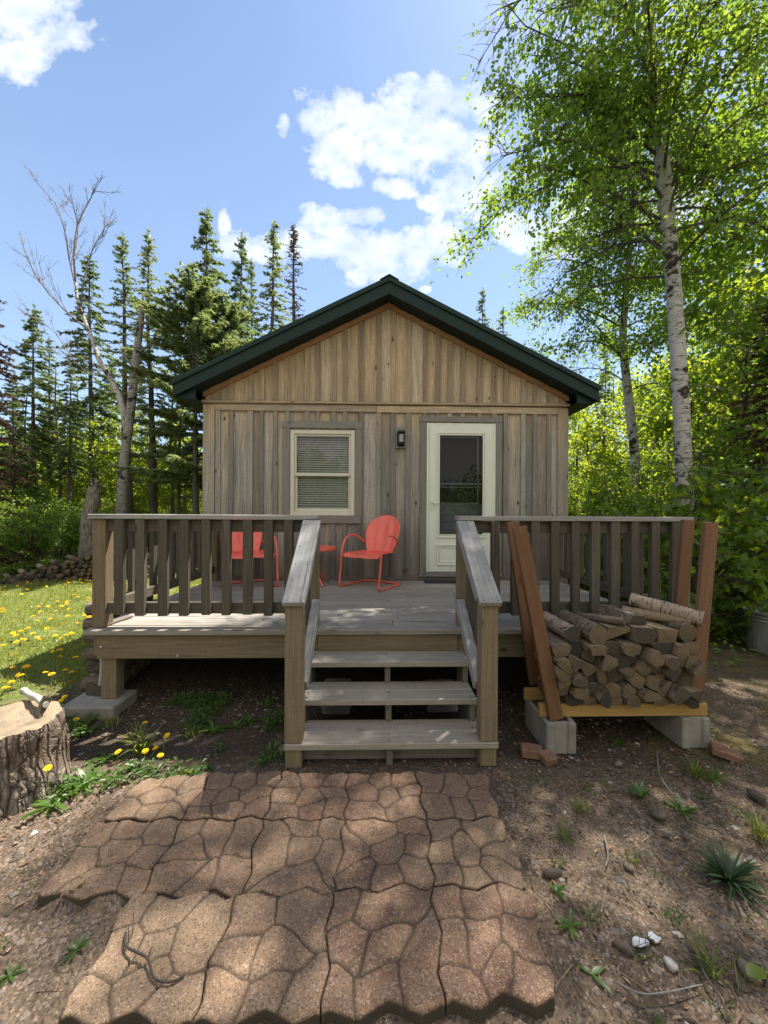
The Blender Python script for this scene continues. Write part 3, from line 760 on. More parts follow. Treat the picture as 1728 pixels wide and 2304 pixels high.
for sg, x0, x1 in ((-1, -.536, -.431), (1, .652, .757)):
    xc = (x0 + x1) / 2
    mb = MB(); bx(mb, (x0, 2.325, .156), (x1, 2.425, .985), 2); mb.build('newel_post', M['post'], steps)
    mb = MB(); bx(mb, (x0 + .003, 2.335, 0), (x1 - .003, 2.43, .1145), 2); mb.build('stub_post', M['post'], steps)
    a, b_ = np.array((xc - .005 * sg, 2.29, 1.000)), np.array((xc + .0 * sg, 2.985, 1.478)); up = np.array((0, -.57, .82))
    mb = MB(); beam(mb, a, b_, .135, .036, up); dv = nrm(b_ - a); nv = np.cross(nrm((1, 0, 0)), dv)
    for f_ in (.02, .05, .22, .4, .62, .93):
        for e in (-.04, .04): q = a + (b_ - a) * f_ + nv * .0175 + (e + rng.normal() * .006, 0, 0); tube(mb, [q, q + nv * .0015], .0042, 7, .5, 1)
    mb.build('handrail', [M['cap'], M['black']], steps)
    a2, b2 = a + (-sg * .035, .13, .02), b_ + (-sg * .035, 0, -.07); mb = MB(); beam(mb, a2, b2, .036, .092, up); mb.build('handrail_support', M['cap'], steps)
    mb = MB(); beam(mb, (xc - sg * .035, 2.43, .455), (xc - sg * .035, 2.99, .850), .060, .09, up); mb.build('lower_handrail', M['cap'], steps)
    for y in (2.52, 2.65, 2.78, 2.90):
        zb = .40 + (y - 2.43) * .705; mb = MB(); beam(mb, (xc + sg * .016, y, zb), (xc + sg * .016, y, zb + .60), .036, .06, (0, 1, 0)); mb.build('baluster', M['rail'], steps)

# ------------------------------------------------------------------ concrete blocks
def block(lo, hi, label, group=None):
    lo, hi = np.array(lo, float), np.array(hi, float)
    c = (lo + hi) / 2; t = thing('concrete_block', label, 'concrete block', (c[0], c[1], lo[2]), group)
    return t
def cinder(lo, hi, label):
    """hollow block lying on its side, scored end toward the viewer"""
    t = block(lo, hi, label); x0, y0, z0 = lo; x1, y1, z1 = hi
    mb = MB(); e = .03
    bx(mb, (x0, y0 + .02, z0), (x0 + e, y1, z1), 1, .006); bx(mb, (x1 - e, y0 + .02, z0), (x1, y1, z1), 1, .006)
    bx(mb, (x0, y0 - .004, z0), (x0 + .055, y0 + .035, z1), 2, .009); bx(mb, (x1 - .055, y0 - .004, z0), (x1, y0 + .035, z1), 2, .009)
    bx(mb, (x0 + .05, y0 + .008, z0), (x1 - .05, y0 + .033, z1 - .001), 2, .004)
    for y in ((y0 + y1) / 2, y1 - .02): bx(mb, (x0 + e, y - .018, z0), (x1 - e, y + .018, z1 - .002), 0, .006)
    mb.build('block_shell', M['concrete'], t)
cinder((1.110, 2.44, 0), (1.305, 2.80, .205), 'grey concrete block carrying the step side of the firewood rack')
cinder((2.035, 2.485, 0), (2.225, 2.86, .205), 'grey concrete block under the forest side of the firewood rack')
def pad(lo, hi, lab):
    t = block(lo, hi, lab); mb = MB(); bx(mb, lo, hi, 0, .012); mb.build('block_body', M['concrete'], t)
pad((-2.33, 2.90, -.02), (-1.93, 3.20, .098), 'flat concrete pad under the deck corner post near the stump')
pad((2.18, 3.02, -.02), (2.46, 3.26, .098), 'flat concrete pad under the deck post behind the firewood rack')
pad((-2.25, 4.75, -.02), (-1.85, 5.05, .098), 'concrete pad under the rear deck post by the log stack')
pad((2.22, 4.75, -.02), (2.56, 5.05, .098), 'concrete pad under the rear deck post on the bush side')
pad((-.40, 2.98, -.02), (-.18, 3.18, .19), 'pale concrete block in the dark behind the steps, dandelion side')
pad((.42, 3.0, -.02), (.66, 3.2, .17), 'pale concrete block in the dark behind the steps, rack side')

# ------------------------------------------------------------------ chairs and table
def shell_chair(label, loc, face):
    t = thing('metal_chair', label, 'chair', (0, 0, 0), 'coral metal lawn chairs')
    mb = MB(); n = 26
    for k in range(1):
        u = np.linspace(-1, 1, n); v = np.linspace(0, 1, n)
        U, Vv = np.meshgrid(u, v, indexing='ij')
        X = U * (.245 + .012 * np.cos(Vv * 3)); Y = -.24 + Vv * .46
        Z = .405 - .028 * np.cos(U * math.pi / 2) * np.sin(Vv * math.pi * .9) - .05 * np.clip(.16 - Vv, 0, 1) ** 2 / .0256 * .9 + .012 * U ** 2 + .010 * np.exp(-((U / .25) ** 2)) * np.exp(-((Vv / .25) ** 2))
        sheet(mb, np.stack([X, Y, Z], -1)[::-1], .006, .5)
    mb.build('seat', M['coral'], t)
    mb = MB(); n = 34
    u = np.linspace(-1, 1, n); v = np.linspace(0, 1, n) ** .9; U, Vv = np.meshgrid(u, v, indexing='ij')
    hw = np.where(Vv < .58, .185 + .065 * np.sin(np.clip(Vv / .58, 0, 1) * math.pi / 2), .25 * np.sqrt(np.clip(1 - ((Vv - .58) / .425) ** 2, 0.0004, 1)))
    hgt = .50; X = U * hw; Z = .40 + Vv * hgt * .95; Y = .205 + Vv * .165 - .045 * (X / .25) ** 2
    flute = .007 * np.cos(np.clip(U, -.75, .75) * math.pi * 3.33) * np.clip(Vv * 3, 0, 1) * np.clip((.9 - Vv) * 4, 0, 1) * (np.abs(U) < .76)
    Y = Y + flute
    sheet(mb, np.stack([X, Y, Z], -1), .006, .5)
    mb.build('backrest', M['coral'], t)
    mb = MB()
    for s in (-1, 1):
        tube(mb, crom([(0, .27, .016), (s * .20, .272, .016), (s * .262, .25, .016), (s * .275, .1, .016), (s * .28, -.20, .016), (s * .282, -.255, .03), (s * .282, -.262, .075), (s * .285, -.235, .25), (s * .287, -.215, .42), (s * .288, -.16, .56), (s * .286, -.05, .625), (s * .28, .08, .61), (s * .262, .20, .545), (s * .24, .245, .50)], 5), .0125, 10, .5)
        beam(mb, (s * .287, -.21, .40), (s * .24, -.205, .392), .02, .012, (0, 0, 1), .003, .5)
    mb.build('tube_frame', M['coral'], t)
    t.location = loc; t.rotation_euler.z = math.atan2(face[0], -face[1])
    return t
shell_chair('coral metal shell-back chair standing beside the storm door', (-.04, 4.73, DZ), (-.55, -.835))
shell_chair('coral metal shell-back chair under the window, behind the railing', (-1.54, 4.72, DZ), (.55, -.835))
t = thing('side_table', 'small round coral metal table between the two chairs', 'table', (-.73, 4.85, DZ))
mb = MB(); r = np.array([0, .22, .245, .25, .25, .242, .235, 0.]); zz = np.array([.466, .466, .474, .47, .44, .436, .45, .45]); k = 40
V = np.concatenate([np.stack([-.73 + rr * np.cos(np.arange(k) * 2 * math.pi / k), 4.85 + rr * np.sin(np.arange(k) * 2 * math.pi / k), np.full(k, DZ + z)], 1) for rr, z in zip(r, zz)])
Fq = np.array([[i * k + j, i * k + (j + 1) % k, (i + 1) * k + (j + 1) % k, (i + 1) * k + j] for i in range(len(r) - 1) for j in range(k)])
mb.add(V, Fq, None, .5, 0, False); mb.build('table_top', M['coral'], t)
for q in range(3):
    a = R(-62 + 120 * q); c, s = math.cos(a), math.sin(a); mb = MB()
    tube(mb, crom([(-.73 + .03 * c, 4.85 + .03 * s, DZ + .445), (-.73 + .03 * c, 4.85 + .03 * s, DZ + .22), (-.73 + .09 * c, 4.85 + .09 * s, DZ + .12), (-.73 + .235 * c, 4.85 + .235 * s, DZ + .012)], 5), .0115, 8, .5); mb.build('leg', M['coral'], t)
t = thing('door_mat', 'flat black rubber mat on the deck at the storm door', 'door mat', (1.0, 5.0, DZ))
mb = MB(); bx(mb, (.66, 4.93, DZ + .004), (1.42, 5.125, DZ + .016), 0, .003); mb.build('mat_sheet', M['mat'], t)
mb = MB(); ring(mb, .68, 1.40, 0, 1, .01, 0, 1) if False else None
for x in (.85, 1.03, 1.21): bx(mb, (x - .008, 4.945, DZ + .0165), (x + .008, 5.11, DZ + .022), 1, .002)
mb.build('tread_ridge', M['mat'], t)
t = tag(MB(), None) if False else None
mb = MB(); p = gp(238, 1404, DZ + .012); q = gp(292, 1386, DZ + .012); beam(mb, p, q, .07, .016); o = mb.build('loose_board', M['framewood'], None, None)
tag(o, 'short dark loose strip of wood lying on the deck by the corner post', 'board')

# ------------------------------------------------------------------ firewood rack
rack = thing('firewood_rack', 'red-brown lumber firewood rack standing on two concrete blocks', 'firewood rack', (1.6, 2.6, .2))
for nm, p0, p1 in (('upright', (1.186, 2.475, .212), (.938, 2.475, 1.462)), ('upright', (2.153, 2.535, .212), (2.261, 2.535, 1.495)),
                   ('upright', (1.19, 2.80, .30), (1.012, 2.80, 1.488)), ('upright', (2.245, 2.84, .21), (2.358, 2.84, 1.508))):
    mb = MB(); beam(mb, p0, p1, .038, .090, (1, 0, 0), .005); mb.build(nm, M['cedar'], rack)
for y, m, a, b_ in ((2.525, 'yellowpine', 1.095, 2.225), (2.75, 'yellowpine', 1.085, 2.235)):
    mb = MB(); bx(mb, (a, y - .019, .207), (b_, y + .019, .290), 0, .005); mb.build('base_rail', M[m], rack)
for x in (1.235, 2.19):
    mb = MB(); bx(mb, (x - .06, 2.545, .292), (x - .02, 2.73, .33), 1); mb.build('cross_piece', M['cedar'], rack)

def clip_poly(poly, a, n):
    out = []
    for i in range(len(poly)):
        p, q = poly[i], poly[(i + 1) % len(poly)]; dp, dq = np.dot(p - a, n), np.dot(q - a, n)
        if dp <= 0: out.append(p)
        if dp * dq < 0: out.append(p + (q - p) * dp / (dp - dq))
    return out
def make_log(poly, y0, y1, label, group, mi_fun, bark, loc=None, skew=(0, 0), split=None):
    """log with an x,z outline; first part bark and split faces, sub-part none; ends cut"""
    n = len(poly); poly = np.array(poly); c = poly.mean(0); m = 4
    mb = MB(); r0 = rng.random(); V, G = [], []
    for k, s in enumerate(np.linspace(0, 1, m)):
        w = 1 + (rng.random() - .5) * .06
        for p in poly:
            q = c + (p - c) * w + np.array(skew) * s + (rng.random(2) - .5) * .006
            V.append((q[0], y0 + (y1 - y0) * s + (0 if 0 < k < m - 1 else (rng.random() - .5) * .006), q[1]))
            G.append((y0 + (y1 - y0) * s, q[0] - c[0], q[1] - c[1]))
    V = np.array(V); G = np.array(G)
    side = [[k * n + i, k * n + (i + 1) % n, (k + 1) * n + (i + 1) % n, (k + 1) * n + i] for k in range(m - 1) for i in range(n)]
    mi = [mi_fun(i) for k in range(m - 1) for i in range(n)]
    mb.add(V, np.array(side), G + rng.random(3) * 30, r0, np.array(mi), False)
    for ring_i, rev in ((0, 1), (m - 1, 0)):
        Vr = V[ring_i * n:(ring_i + 1) * n]; gg = np.stack([Vr[:, 0] - c[0] + rng.uniform(-.03, .03), Vr[:, 2] - c[1] + rng.uniform(-.03, .03), np.zeros(n)], 1)
        mb.add(Vr, np.arange(n)[::-1] if rev else np.arange(n), gg, rng.random(), 2, False)
    o = mb.build('firewood_log', [M['split'], M[bark], M['cut']], None, (c[0], (y0 + y1) / 2, c[1]))
    return tag(o, label, 'log', group)
rows = 6; ztop = .70
cells = []
for rI in range(rows):
    zc = .292 + (rI + .5) * (ztop - .292) / rows; xl = 1.215 - (zc - .25) * .19; xr = 2.115 + (zc - .25) * .08
    nC = 10 if rI % 2 == 0 else 9
    for cI in range(nC):
        cells.append((rI, cI, nC, xl + (cI + .5 + rng.uniform(-.36, .36)) * (xr - xl) / nC, zc + rng.uniform(-.026, .026)))
pts = np.array([(c[3], c[4]) for c in cells])
bound = [np.array(p) for p in ((1.215, .292), (2.105, .292), (2.15, ztop + .01), (1.13, ztop + .01))]
rn = ['bottom', 'second', 'third', 'fourth', 'fifth', 'top']
for ci, (rI, cI, nC, x, z) in enumerate(cells):
    poly = bound
    for cj in range(len(cells)):
        if cj != ci:
            d = pts[cj] - pts[ci]
            if np.dot(d, d) < .12: poly = clip_poly(poly, (pts[ci] + pts[cj]) / 2, d)
    if len(poly) < 3: continue
    poly = np.array(poly); c = poly.mean(0)
    # soften some corners so ends look like split quarters, some round
    dense = []
    for i in range(len(poly)):
        a, b_ = poly[i], poly[(i + 1) % len(poly)]
        for s in (.12, .5, .88): dense.append(a + (b_ - a) * s)
    dense = np.array(dense); dd = dense - c; rr = np.linalg.norm(dd, axis=1)
    rmean = np.median(rr); k = rng.choice([.05, .15, .5]); rr2 = rr * (1 - k) + np.minimum(rr, rmean * 1.02) * k
    dense = c + dd / rr[:, None] * (rr2 * rng.uniform(.90, .97))[:, None]
    nb = len(dense); b0 = rng.integers(nb); bl = int(nb * rng.uniform(.25, .55))
    bk = 'birchlog' if rng.random() < .2 else 'logbark'
    lab = 'split log in the rack, %s row, %s from the steps end' % (rn[rI] if rI in (0, 5) else rn[rI] + ' row up'.replace(' row', ''), ORD[cI])
    lab = lab.replace('up row', 'row up')
    make_log(dense, 2.455 + rng.uniform(-.065, .07), 2.84 + rng.uniform(-.05, .06), lab, 'split logs stacked in the rack', lambda i: 1 if (i - b0) % nb < bl else 0, bk, skew=(rng.uniform(-.02, .02), rng.uniform(-.008, .008)))
def roundpoly(x, z, r, n=14, e=.08): return [(x + r * math.cos(a) * (1 + e * (random.random() - .5)), z + r * math.sin(a) * (1 + e * (random.random() - .5))) for a in np.arange(n) * 2 * math.pi / n]
G2 = 'logs on top of the rack pile'
make_log(roundpoly(1.291, .765, .052), 2.47, 2.86, 'smooth reddish round log lying on top near the steps', G2, lambda i: 1, 'birchlog', skew=(-.01, 0))
make_log(roundpoly(1.444, .768, .064), 2.44, 2.86, 'thick dark-barked round log on top, next to the reddish one', G2, lambda i: 1, 'logbark', skew=(-.015, 0))
make_log([(1.536, .715), (1.699, .775), (1.683, .80), (1.547, .80)], 2.50, 2.84, 'grey triangular split log on top beside the dark round log', G2, lambda i: 1 if i == 3 else 0, 'logbark')
make_log([(1.71, .71), (1.807, .705), (1.846, .755), (1.824, .805), (1.699, .81)], 2.46, 2.85, 'pale split log with flat top face on the pile', G2, lambda i: 0 if i > 1 else 1, 'logbark')
make_log([(1.856, .712), (1.96, .715), (1.987, .79), (1.851, .803)], 2.46, 2.86, 'wide pale split log with smooth flat top, beside the log under the birch log', G2, lambda i: 0, 'logbark')
make_log(roundpoly(2.074, .765, .062), 2.49, 2.85, 'dark round log on top against the forest-side upright', G2, lambda i: 1, 'logbark')
def slant_log(p0, p1, r, label, bark, k=14, e=.0):
    mb = MB(); P = crom([p0, (np.array(p0) + np.array(p1)) / 2 + rng.normal(size=3) * .006, p1], 3)
    tube(mb, P, r, k, None, 0, False, True, .08); n = len(P)
    V = mb.V[0]
    for rr, rev in ((V[:k], 1), (V[-k:], 0)):
        c = rr.mean(0); u = nrm(rr[0] - c); v = nrm(np.cross(u, nrm(np.array(p1) - np.array(p0)))); g = np.stack([(rr - c) @ u, (rr - c) @ v, np.zeros(k)], 1)
        mb.add(rr, np.arange(k)[::-1] if rev else np.arange(k), g, rng.random(), 1)
    c = (np.array(p0) + np.array(p1)) / 2
    return tag(mb.build('firewood_log', [M[bark], M['cut']], None, c), label, 'log', G2)
slant_log((1.878, 2.78, .925), (2.182, 2.50, .855), .048, 'pale birch log lying aslant over the pile by the tall upright', 'birchlog')
slant_log((1.807, 2.76, .845), (2.133, 2.54, .835), .036, 'thin split log lying aslant just under the pale birch log', 'split')
make_log([(1.699, .815), (1.829, .81), (1.807, .865), (1.731, .872)], 2.53, 2.86, 'weathered split slab lying on the pale flat-topped logs', G2, lambda i: 1 if i > 1 else 0, 'logbark', skew=(-.03, 0))
slant_log((1.503, 2.80, .80), (1.655, 2.50, .835), .026, 'thin curled bark slab on top of the grey triangular log', 'logbark')

# ------------------------------------------------------------------ bricks, stones, scraps
def brick(px, py, rz_, label, sz=(.19, .085, .055), tilt=0.):
    p = gp(px, py, .03); mb = MB(); a = R(rz_); d = np.array((math.cos(a), math.sin(a), math.sin(R(tilt))))
    beam(mb, p - d * sz[0] / 2, p + d * sz[0] / 2, sz[1], sz[2], (0, 0, 1), .006)
    tag(mb.build('brick', M['brick'], None, p), label, 'brick')
brick(1196, 1690, 165, 'broken red brick lying beside the block at the step side of the rack', (.13, .09, .055))
brick(1232, 1704, 110, 'small brick end leaning on the rack block', (.08, .09, .05), 14)
brick(1634, 1694, 145, 'pale tilted brick on the ground past the forest-side rack block', (.15, .10, .045), 6)
ICO = None
def rock(mb, p, s, seed=None, flat_=.7, rnd=None):
    global ICO
    if ICO is None:
        import bmesh
        b_ = bmesh.new(); bmesh.ops.create_icosphere(b_, subdivisions=2, radius=1); b_.verts.ensure_lookup_table()
        ICO = (np.array([v.co for v in b_.verts]), np.array([[v.index for v in f.verts] for f in b_.faces])); b_.free()
    V, Fc = ICO; r = np.random.default_rng(seed)
    nz = 1 + .22 * np.sin(V @ r.normal(size=3) * 2.2 + r.random() * 6) + .15 * np.sin(V @ r.normal(size=3) * 4)
    W = V * nz[:, None] * np.array((1, r.uniform(.6, .9), flat_)) * s
    a = r.random() * 6.28; Rm = np.array([(math.cos(a), -math.sin(a), 0), (math.sin(a), math.cos(a), 0), (0, 0, 1)])
    mb.add(W @ Rm.T + p, Fc, W, rnd, 0, True)
for i, (px, py, s, rn_, lab) in enumerate(((1702, 1790, .045, .2, 'dark rounded stone on the mossy dirt at the frame edge'), (1482, 1834, .036, .35, 'reddish stone in the dirt between two weed clumps'),
        (1244, 1966, .04, .1, 'dark brown stone half buried beside the pavers'), (1677, 2178, .034, .6, 'round grey pebble beside the yellow-green leaf'), (1509, 2170, .019, .98, 'flat whitish pebble below the white flakes'),
        (166, 1752, .05, .9, 'pale chunk of stone at the foot of the stump'), (1393, 1718, .024, .9, 'small pale stone under the firewood rack'), (1412, 1950, .022, .55, 'flat tan pebble beside a thin weed'),
        (1500, 1875, .024, .7, 'grey flat pebble in the dirt beneath the reddish stone'), (1402, 2132, .03, .3, 'brown pebble beside the white flakes'))):
    p = gp(px, py, .01); mb = MB(); rock(mb, p, s, i + 3, .55, rn_); tag(mb.build('stone', M['stone'], None, p), lab, 'stone')
def flake(px, py, s, lab, nm, mat, cat, seed):
    r = np.random.default_rng(seed); n = 16; a = np.arange(n) * 2 * math.pi / n; q_ = r.normal(size=n).clip(-1.2, 1.2); q_ = q_ * .5 + np.roll(q_, 1) * .3 + np.roll(q_, -1) * .3; rr = s * (1 + .5 * q_)
    p = gp(px, py, .012); p[2] = gz(p[0], p[1]) + .016
    V = np.array([p + (x * math.cos(t), x * math.sin(t) * .7, .004 * r.normal()) for x, t in zip(rr, a)]); V2 = V - (0, 0, .0012)
    mb = MB(); mb.add(np.concatenate([V, V2]), np.arange(n), None, .5); Fs = np.array([[q, q + n, (q + 1) % n + n, (q + 1) % n] for q in range(n)])
    mb.F.append(Fs); mb.M.append(np.zeros(n, int)); mb.S.append(np.full(n, False)); mb.F.append(np.arange(n, 2 * n)[::-1][None]); mb.M.append(np.zeros(1, int)); mb.S.append(np.full(1, False))
    tag(mb.build(nm, mat, None, p), lab, cat)
flake(1441, 2121, .024, 'larger of the two white flakes lying on the dark dirt', 'white_flake', M['white'], 'scrap', 1)
flake(1474, 2111, .02, 'smaller of the two white flakes lying on the dark dirt', 'white_flake', M['white'], 'scrap', 2)
def strap(mb, p, az, L, w, lift, droop, n=6, rnd=None, tipf=.1, mi=0, fold=.15):
    """arching strap leaf"""
    d = np.array((math.cos(az), math.sin(az))); s = np.linspace(0, 1, n); e = lift
    x = np.zeros(n); z = np.zeros(n); th = lift
    for k in range(1, n):
        x[k] = x[k - 1] + L / (n - 1) * math.cos(th); z[k] = z[k - 1] + L / (n - 1) * math.sin(th); th -= droop / (n - 1)
    W = w * np.minimum(1, (s * 3 + .25)) * np.clip((1.02 - s) * 2.6, tipf * .3, 1) / 2
    sd = np.array((-d[1], d[0], 0)); C = np.stack([p[0] + d[0] * x, p[1] + d[1] * x, p[2] + z], 1)
    V = np.concatenate([C + W[:, None] * sd + (0, 0, 1) * (W * fold)[:, None], C, C - W[:, None] * sd + (0, 0, 1) * (W * fold)[:, None]])
    Fq = [[k, k + 1, k + 1 + n, k + n] for k in range(n - 1)] + [[k + n, k + 1 + n, k + 1 + 2 * n, k + 2 * n] for k in range(n - 1)]
    mb.add(V, np.array(Fq), None, rng.random() if rnd is None else rnd, mi, True)
p = gp(1702, 2200, .02); p[2] = .03; mb = MB(); strap(mb, p - (.03, 0, 0), .15, .075, .045, .15, .4, rnd=.35); tag(mb.build('fallen_leaf', M['lbright'], None, p), 'single yellow-green leaf lying at the frame corner', 'leaf')

# ------------------------------------------------------------------ pavers
def P7(x, y): return gp(60 + x / 1.338, 1680 + y / 1.338, .05)[:2]
rowpts = [([(345, 95), (560, 75), (768, 72), (968, 78), (1170, 72), (1385, 78)], [(232, 215), (468, 214), (712, 212), (958, 214), (1205, 213), (1424, 210)]),
          ([(213, 222), (468, 216), (712, 214), (958, 216), (1205, 215), (1430, 212)], [(30, 445), (347, 442), (648, 438), (930, 425), (1225, 413), (1505, 415)]),
          ([(318, 440), (630, 440), (922, 430), (1222, 417), (1515, 417)], [(95, 815), (495, 822), (885, 800), (1262, 772), (1592, 752)])]
pcol = [[.75, .25, .3, .2, .35], [.55, .5, .55, .35, .85], [.95, .6, .25, .1]]
pname = [['sandy', 'dark', 'brown', 'dark reddish', 'reddish'], ['tan-grey', 'tan', 'tan', 'pale reddish', 'greyish'], ['sandy', 'brown', 'grey-brown', 'dark reddish']]
rname = ['row touching the steps', 'middle row', 'row nearest the viewer']
NP = 66
zig = lambda u, k: .030 * (2 * np.abs(((u * 2 + .3 * k) % 1) - .5) - .5) + .006 * np.sin(u * 9 + k)
zwin = lambda u: np.clip(np.minimum(u, 1 - u) * 12, 0, 1)
for rI, (top, bot) in enumerate(rowpts):
    for cI in range(len(top) - 1):
        tl, tr, bl, br = (P7(*top[cI]), P7(*top[cI + 1]), P7(*bot[cI]), P7(*bot[cI + 1]))
        u = np.linspace(0, 1, NP); U, Vv = np.meshgrid(u, u, indexing='ij')
        w = np.linalg.norm(tr - tl); h = np.linalg.norm(bl - tl)
        g = .0022; U2 = g / w + U * (1 - 2 * g / w); V2 = g / h + Vv * (1 - 2 * g / h)
        XY = (tl[None, None] * ((1 - U2) * (1 - V2))[..., None] + tr * (U2 * (1 - V2))[..., None] + bl * ((1 - U2) * V2)[..., None] + br * (U2 * V2)[..., None])
        zt = zig(U, rI) * zwin(U); zb = zig(U, rI + 1) * zwin(U)
        XY[..., 1] += zt * (1 - Vv) + zb * Vv
        sx = lambda v, k: .030 * (2 * np.abs(((v * 1.5 + .37 * k) % 1) - .5) - .5) * np.clip(np.minimum(v, 1 - v) * 8, 0, 1)
        XY[..., 0] += sx(Vv, cI + rI * 3) * (1 - U) + sx(Vv, cI + 1 + rI * 3) * U
        r = np.random.default_rng(100 + rI * 10 + cI)
        seeds = np.array([((a + .5 + r.uniform(-.33, .33)) / 3, (b_ + .5 + r.uniform(-.33, .33)) / 3) for a in range(3) for b_ in range(3) if r.random() > .13])
        D = np.sort(np.sqrt(((U[..., None] - seeds[:, 0]) * w) ** 2 + ((Vv[..., None] - seeds[:, 1]) * h) ** 2), -1)
        ed = (D[..., 1] - D[..., 0]) / 2
        groove = .0095 * np.exp(-(ed / .0046) ** 2)
        bd = np.minimum(np.minimum(U, 1 - U) * w, np.minimum(Vv, 1 - Vv) * h)
        rnd_edge = .006 * np.clip(1 - bd / .008, 0, 1) ** 2
        Z = .048 - groove - rnd_edge + .004 * vnoise(XY[..., 0], XY[..., 1], 14, 8 + cI) + .003 * vnoise(XY[..., 0], XY[..., 1], 45, 9) + r.uniform(-.004, .003) * U + r.uniform(-.004, .003) * Vv
        n = NP; V = np.concatenate([XY, Z[..., None]], -1)
        i, j = np.meshgrid(np.arange(n - 1), np.arange(n - 1), indexing='ij')
        q = np.stack([i * n + j, i * n + j + 1, (i + 1) * n + j + 1, (i + 1) * n + j], -1).reshape(-1, 4)
        edge = [i * n for i in range(n)] + [(n - 1) * n + j for j in range(1, n)] + [i * n + n - 1 for i in range(n - 2, -1, -1)] + [j for j in range(n - 2, 0, -1)]
        sk = V.reshape(-1, 3)[edge].copy(); sk[:, 2] = -.03
        VV = np.concatenate([V.reshape(-1, 3), sk]); m = len(edge)
        s4 = np.array([[edge[t], edge[(t + 1) % m], n * n + (t + 1) % m, n * n + t] for t in range(m)])
        gcv = VV.copy(); gcv[:, :2] += r.random(2) * 9
        gcv[:n * n, 2] = (.048 - groove - rnd_edge * .6).ravel(); gcv[n * n:, 2] = -.03
        mb = MB(); mb.add(VV, np.concatenate([q, s4]), gcv, pcol[rI][cI], 0, True)
        c = XY.mean((0, 1))
        tag(mb.build('paving_slab', M['paver'], None, (c[0], c[1], 0)), '%s flagstone-patterned paver, %s from the stump side in the %s' % (pname[rI][cI], ORD[cI], rname[rI]), 'paver', 'flagstone pavers of the path')

# ------------------------------------------------------------------ stump and axes
sc_ = np.array((-2.03, 2.17, 0)); sh = .39
t = thing('chopping_block', 'thick sawn tree stump used as a chopping block', 'stump', sc_)
k, m = 72, 14; a = np.arange(k) * 2 * math.pi / k; V, G = [], []
rid = .018 * np.abs(np.sin(a * 13 + .6 * np.sin(a * 5))) + .010 * np.sin(a * 3 + 1)
for q in range(m):
    s = q / (m - 1); z = -.03 + s * (sh + .03)
    rr = (.246 + .035 * (1 - s) ** 2.2) + (rid + .008 * np.sin(a * 19 + s * 7)) * (.8 + .3 * np.sin(s * 9 + a * 4)) - .012 * (q == m - 1)
    V.append(np.stack([sc_[0] + rr * np.cos(a), sc_[1] + rr * np.sin(a), np.full(k, z) + (.006 * np.sin(a * 7) if q == m - 1 else 0)], 1)); G.append(np.stack([.27 * np.cos(a), .27 * np.sin(a), np.full(k, z)], 1))
mb = MB(); mb.add(np.concatenate(V), np.array([[i * k + j, i * k + (j + 1) % k, (i + 1) * k + (j + 1) % k, (i + 1) * k + j] for i in range(m - 1) for j in range(k)]), np.concatenate(G), .5, 0, True)
mb.build('bark', M['stumpbark'], t)
mb = MB(); ctr = sc_ + (0, 0, sh); ringv = V[-1]
VV = [ctr + (0, 0, .004)]; 
for f_ in (.35, .7, .93, 1.): VV += list(ctr * (1 - f_) + (ringv) * f_ + np.array((0, 0, .003 if f_ < 1 else -.004)) + rng.normal(size=(k, 3)) * (.0012 if f_ < 1 else 0))
VV = np.array(VV); Fq = [[1 + l * k + j, 1 + (l + 1) * k + j, 1 + (l + 1) * k + (j + 1) % k, 1 + l * k + (j + 1) % k] for l in range(3) for j in range(k)]
gct = VV - ctr; gct[:, 2] = 0; mb.add(VV, np.array(Fq), gct, .2, 0, True); mb.F.append(np.array([[0, 1 + j, 1 + (j + 1) % k] for j in range(k)])); mb.M.append(np.zeros(k, int)); mb.S.append(np.full(k, True))
mb.build('cut_face', M['stumptop'], t)
def axe(label, bit, poll_dir, hdir, L, hw=.017, head=.16, edge=.10, bend=.02):
    """bit: cutting edge centre; poll_dir: from edge to poll; hdir: from head along the handle"""
    bit = np.array(bit, float); pd = nrm(poll_dir); hd = nrm(np.array(hdir) - pd * np.dot(hdir, pd)); sd = np.cross(pd, hd)
    eye = bit + pd * head * .72
    t = thing('axe', label, 'axe', eye)
    mb = MB(); prof = [(0., .0015, edge, .0), (.3, .008, edge * .78, .0), (.55, .014, edge * .62, 0), (.75, .017, edge * .58, 0), (1., .016, edge * .56, 0)]
    V = []
    for s, th, ht, o in prof:
        c = bit + pd * head * s
        for q, (e1, e2) in enumerate(((-1, -1), (1, -1), (1, 1), (-1, 1))): V.append(c + sd * th * e1 + hd * (ht / 2 * e2 - .012 * (s < .3)))
    Fq = [[l * 4 + j, l * 4 + (j + 1) % 4, (l + 1) * 4 + (j + 1) % 4, (l + 1) * 4 + j] for l in range(4) for j in range(4)] + [[3, 2, 1, 0], [16, 17, 18, 19]]
    mb.add(np.array(V), np.array(Fq), None, .5); mb.build('head', M['steel'], t)
    mb = MB(); P = crom([eye - hd * .035, eye + hd * .04, eye + hd * L * .35 + pd * bend, eye + hd * L * .7 - pd * bend * .3, eye + hd * L * .93 + pd * bend * .4, eye + hd * L - pd * bend * .6], 5)
    rr = np.interp(np.linspace(0, 1, len(P)), [0, .12, .4, .8, .95, 1], [hw * .85, hw * .85, hw, hw * .95, hw * 1.25, hw * 1.05])
    tube(mb, P, rr, 10, .5); mb.build('handle', M['handle'], t)
bit = gp(78, 1632, sh - .02)
axe('short pale-handled axe sunk into the sawn top of the stump', (-1.89, 2.195, .368), (.2, .40, .88), (-.33, .31, .07), .42, .018, .13, .085, .005)
axe('old axe resting on the concrete pad, leaning on the deck corner post', (-2.275, 3.10, .125), (.95, -.1, .12), (-.02, .12, 1.), .62, .016, .17, .13)

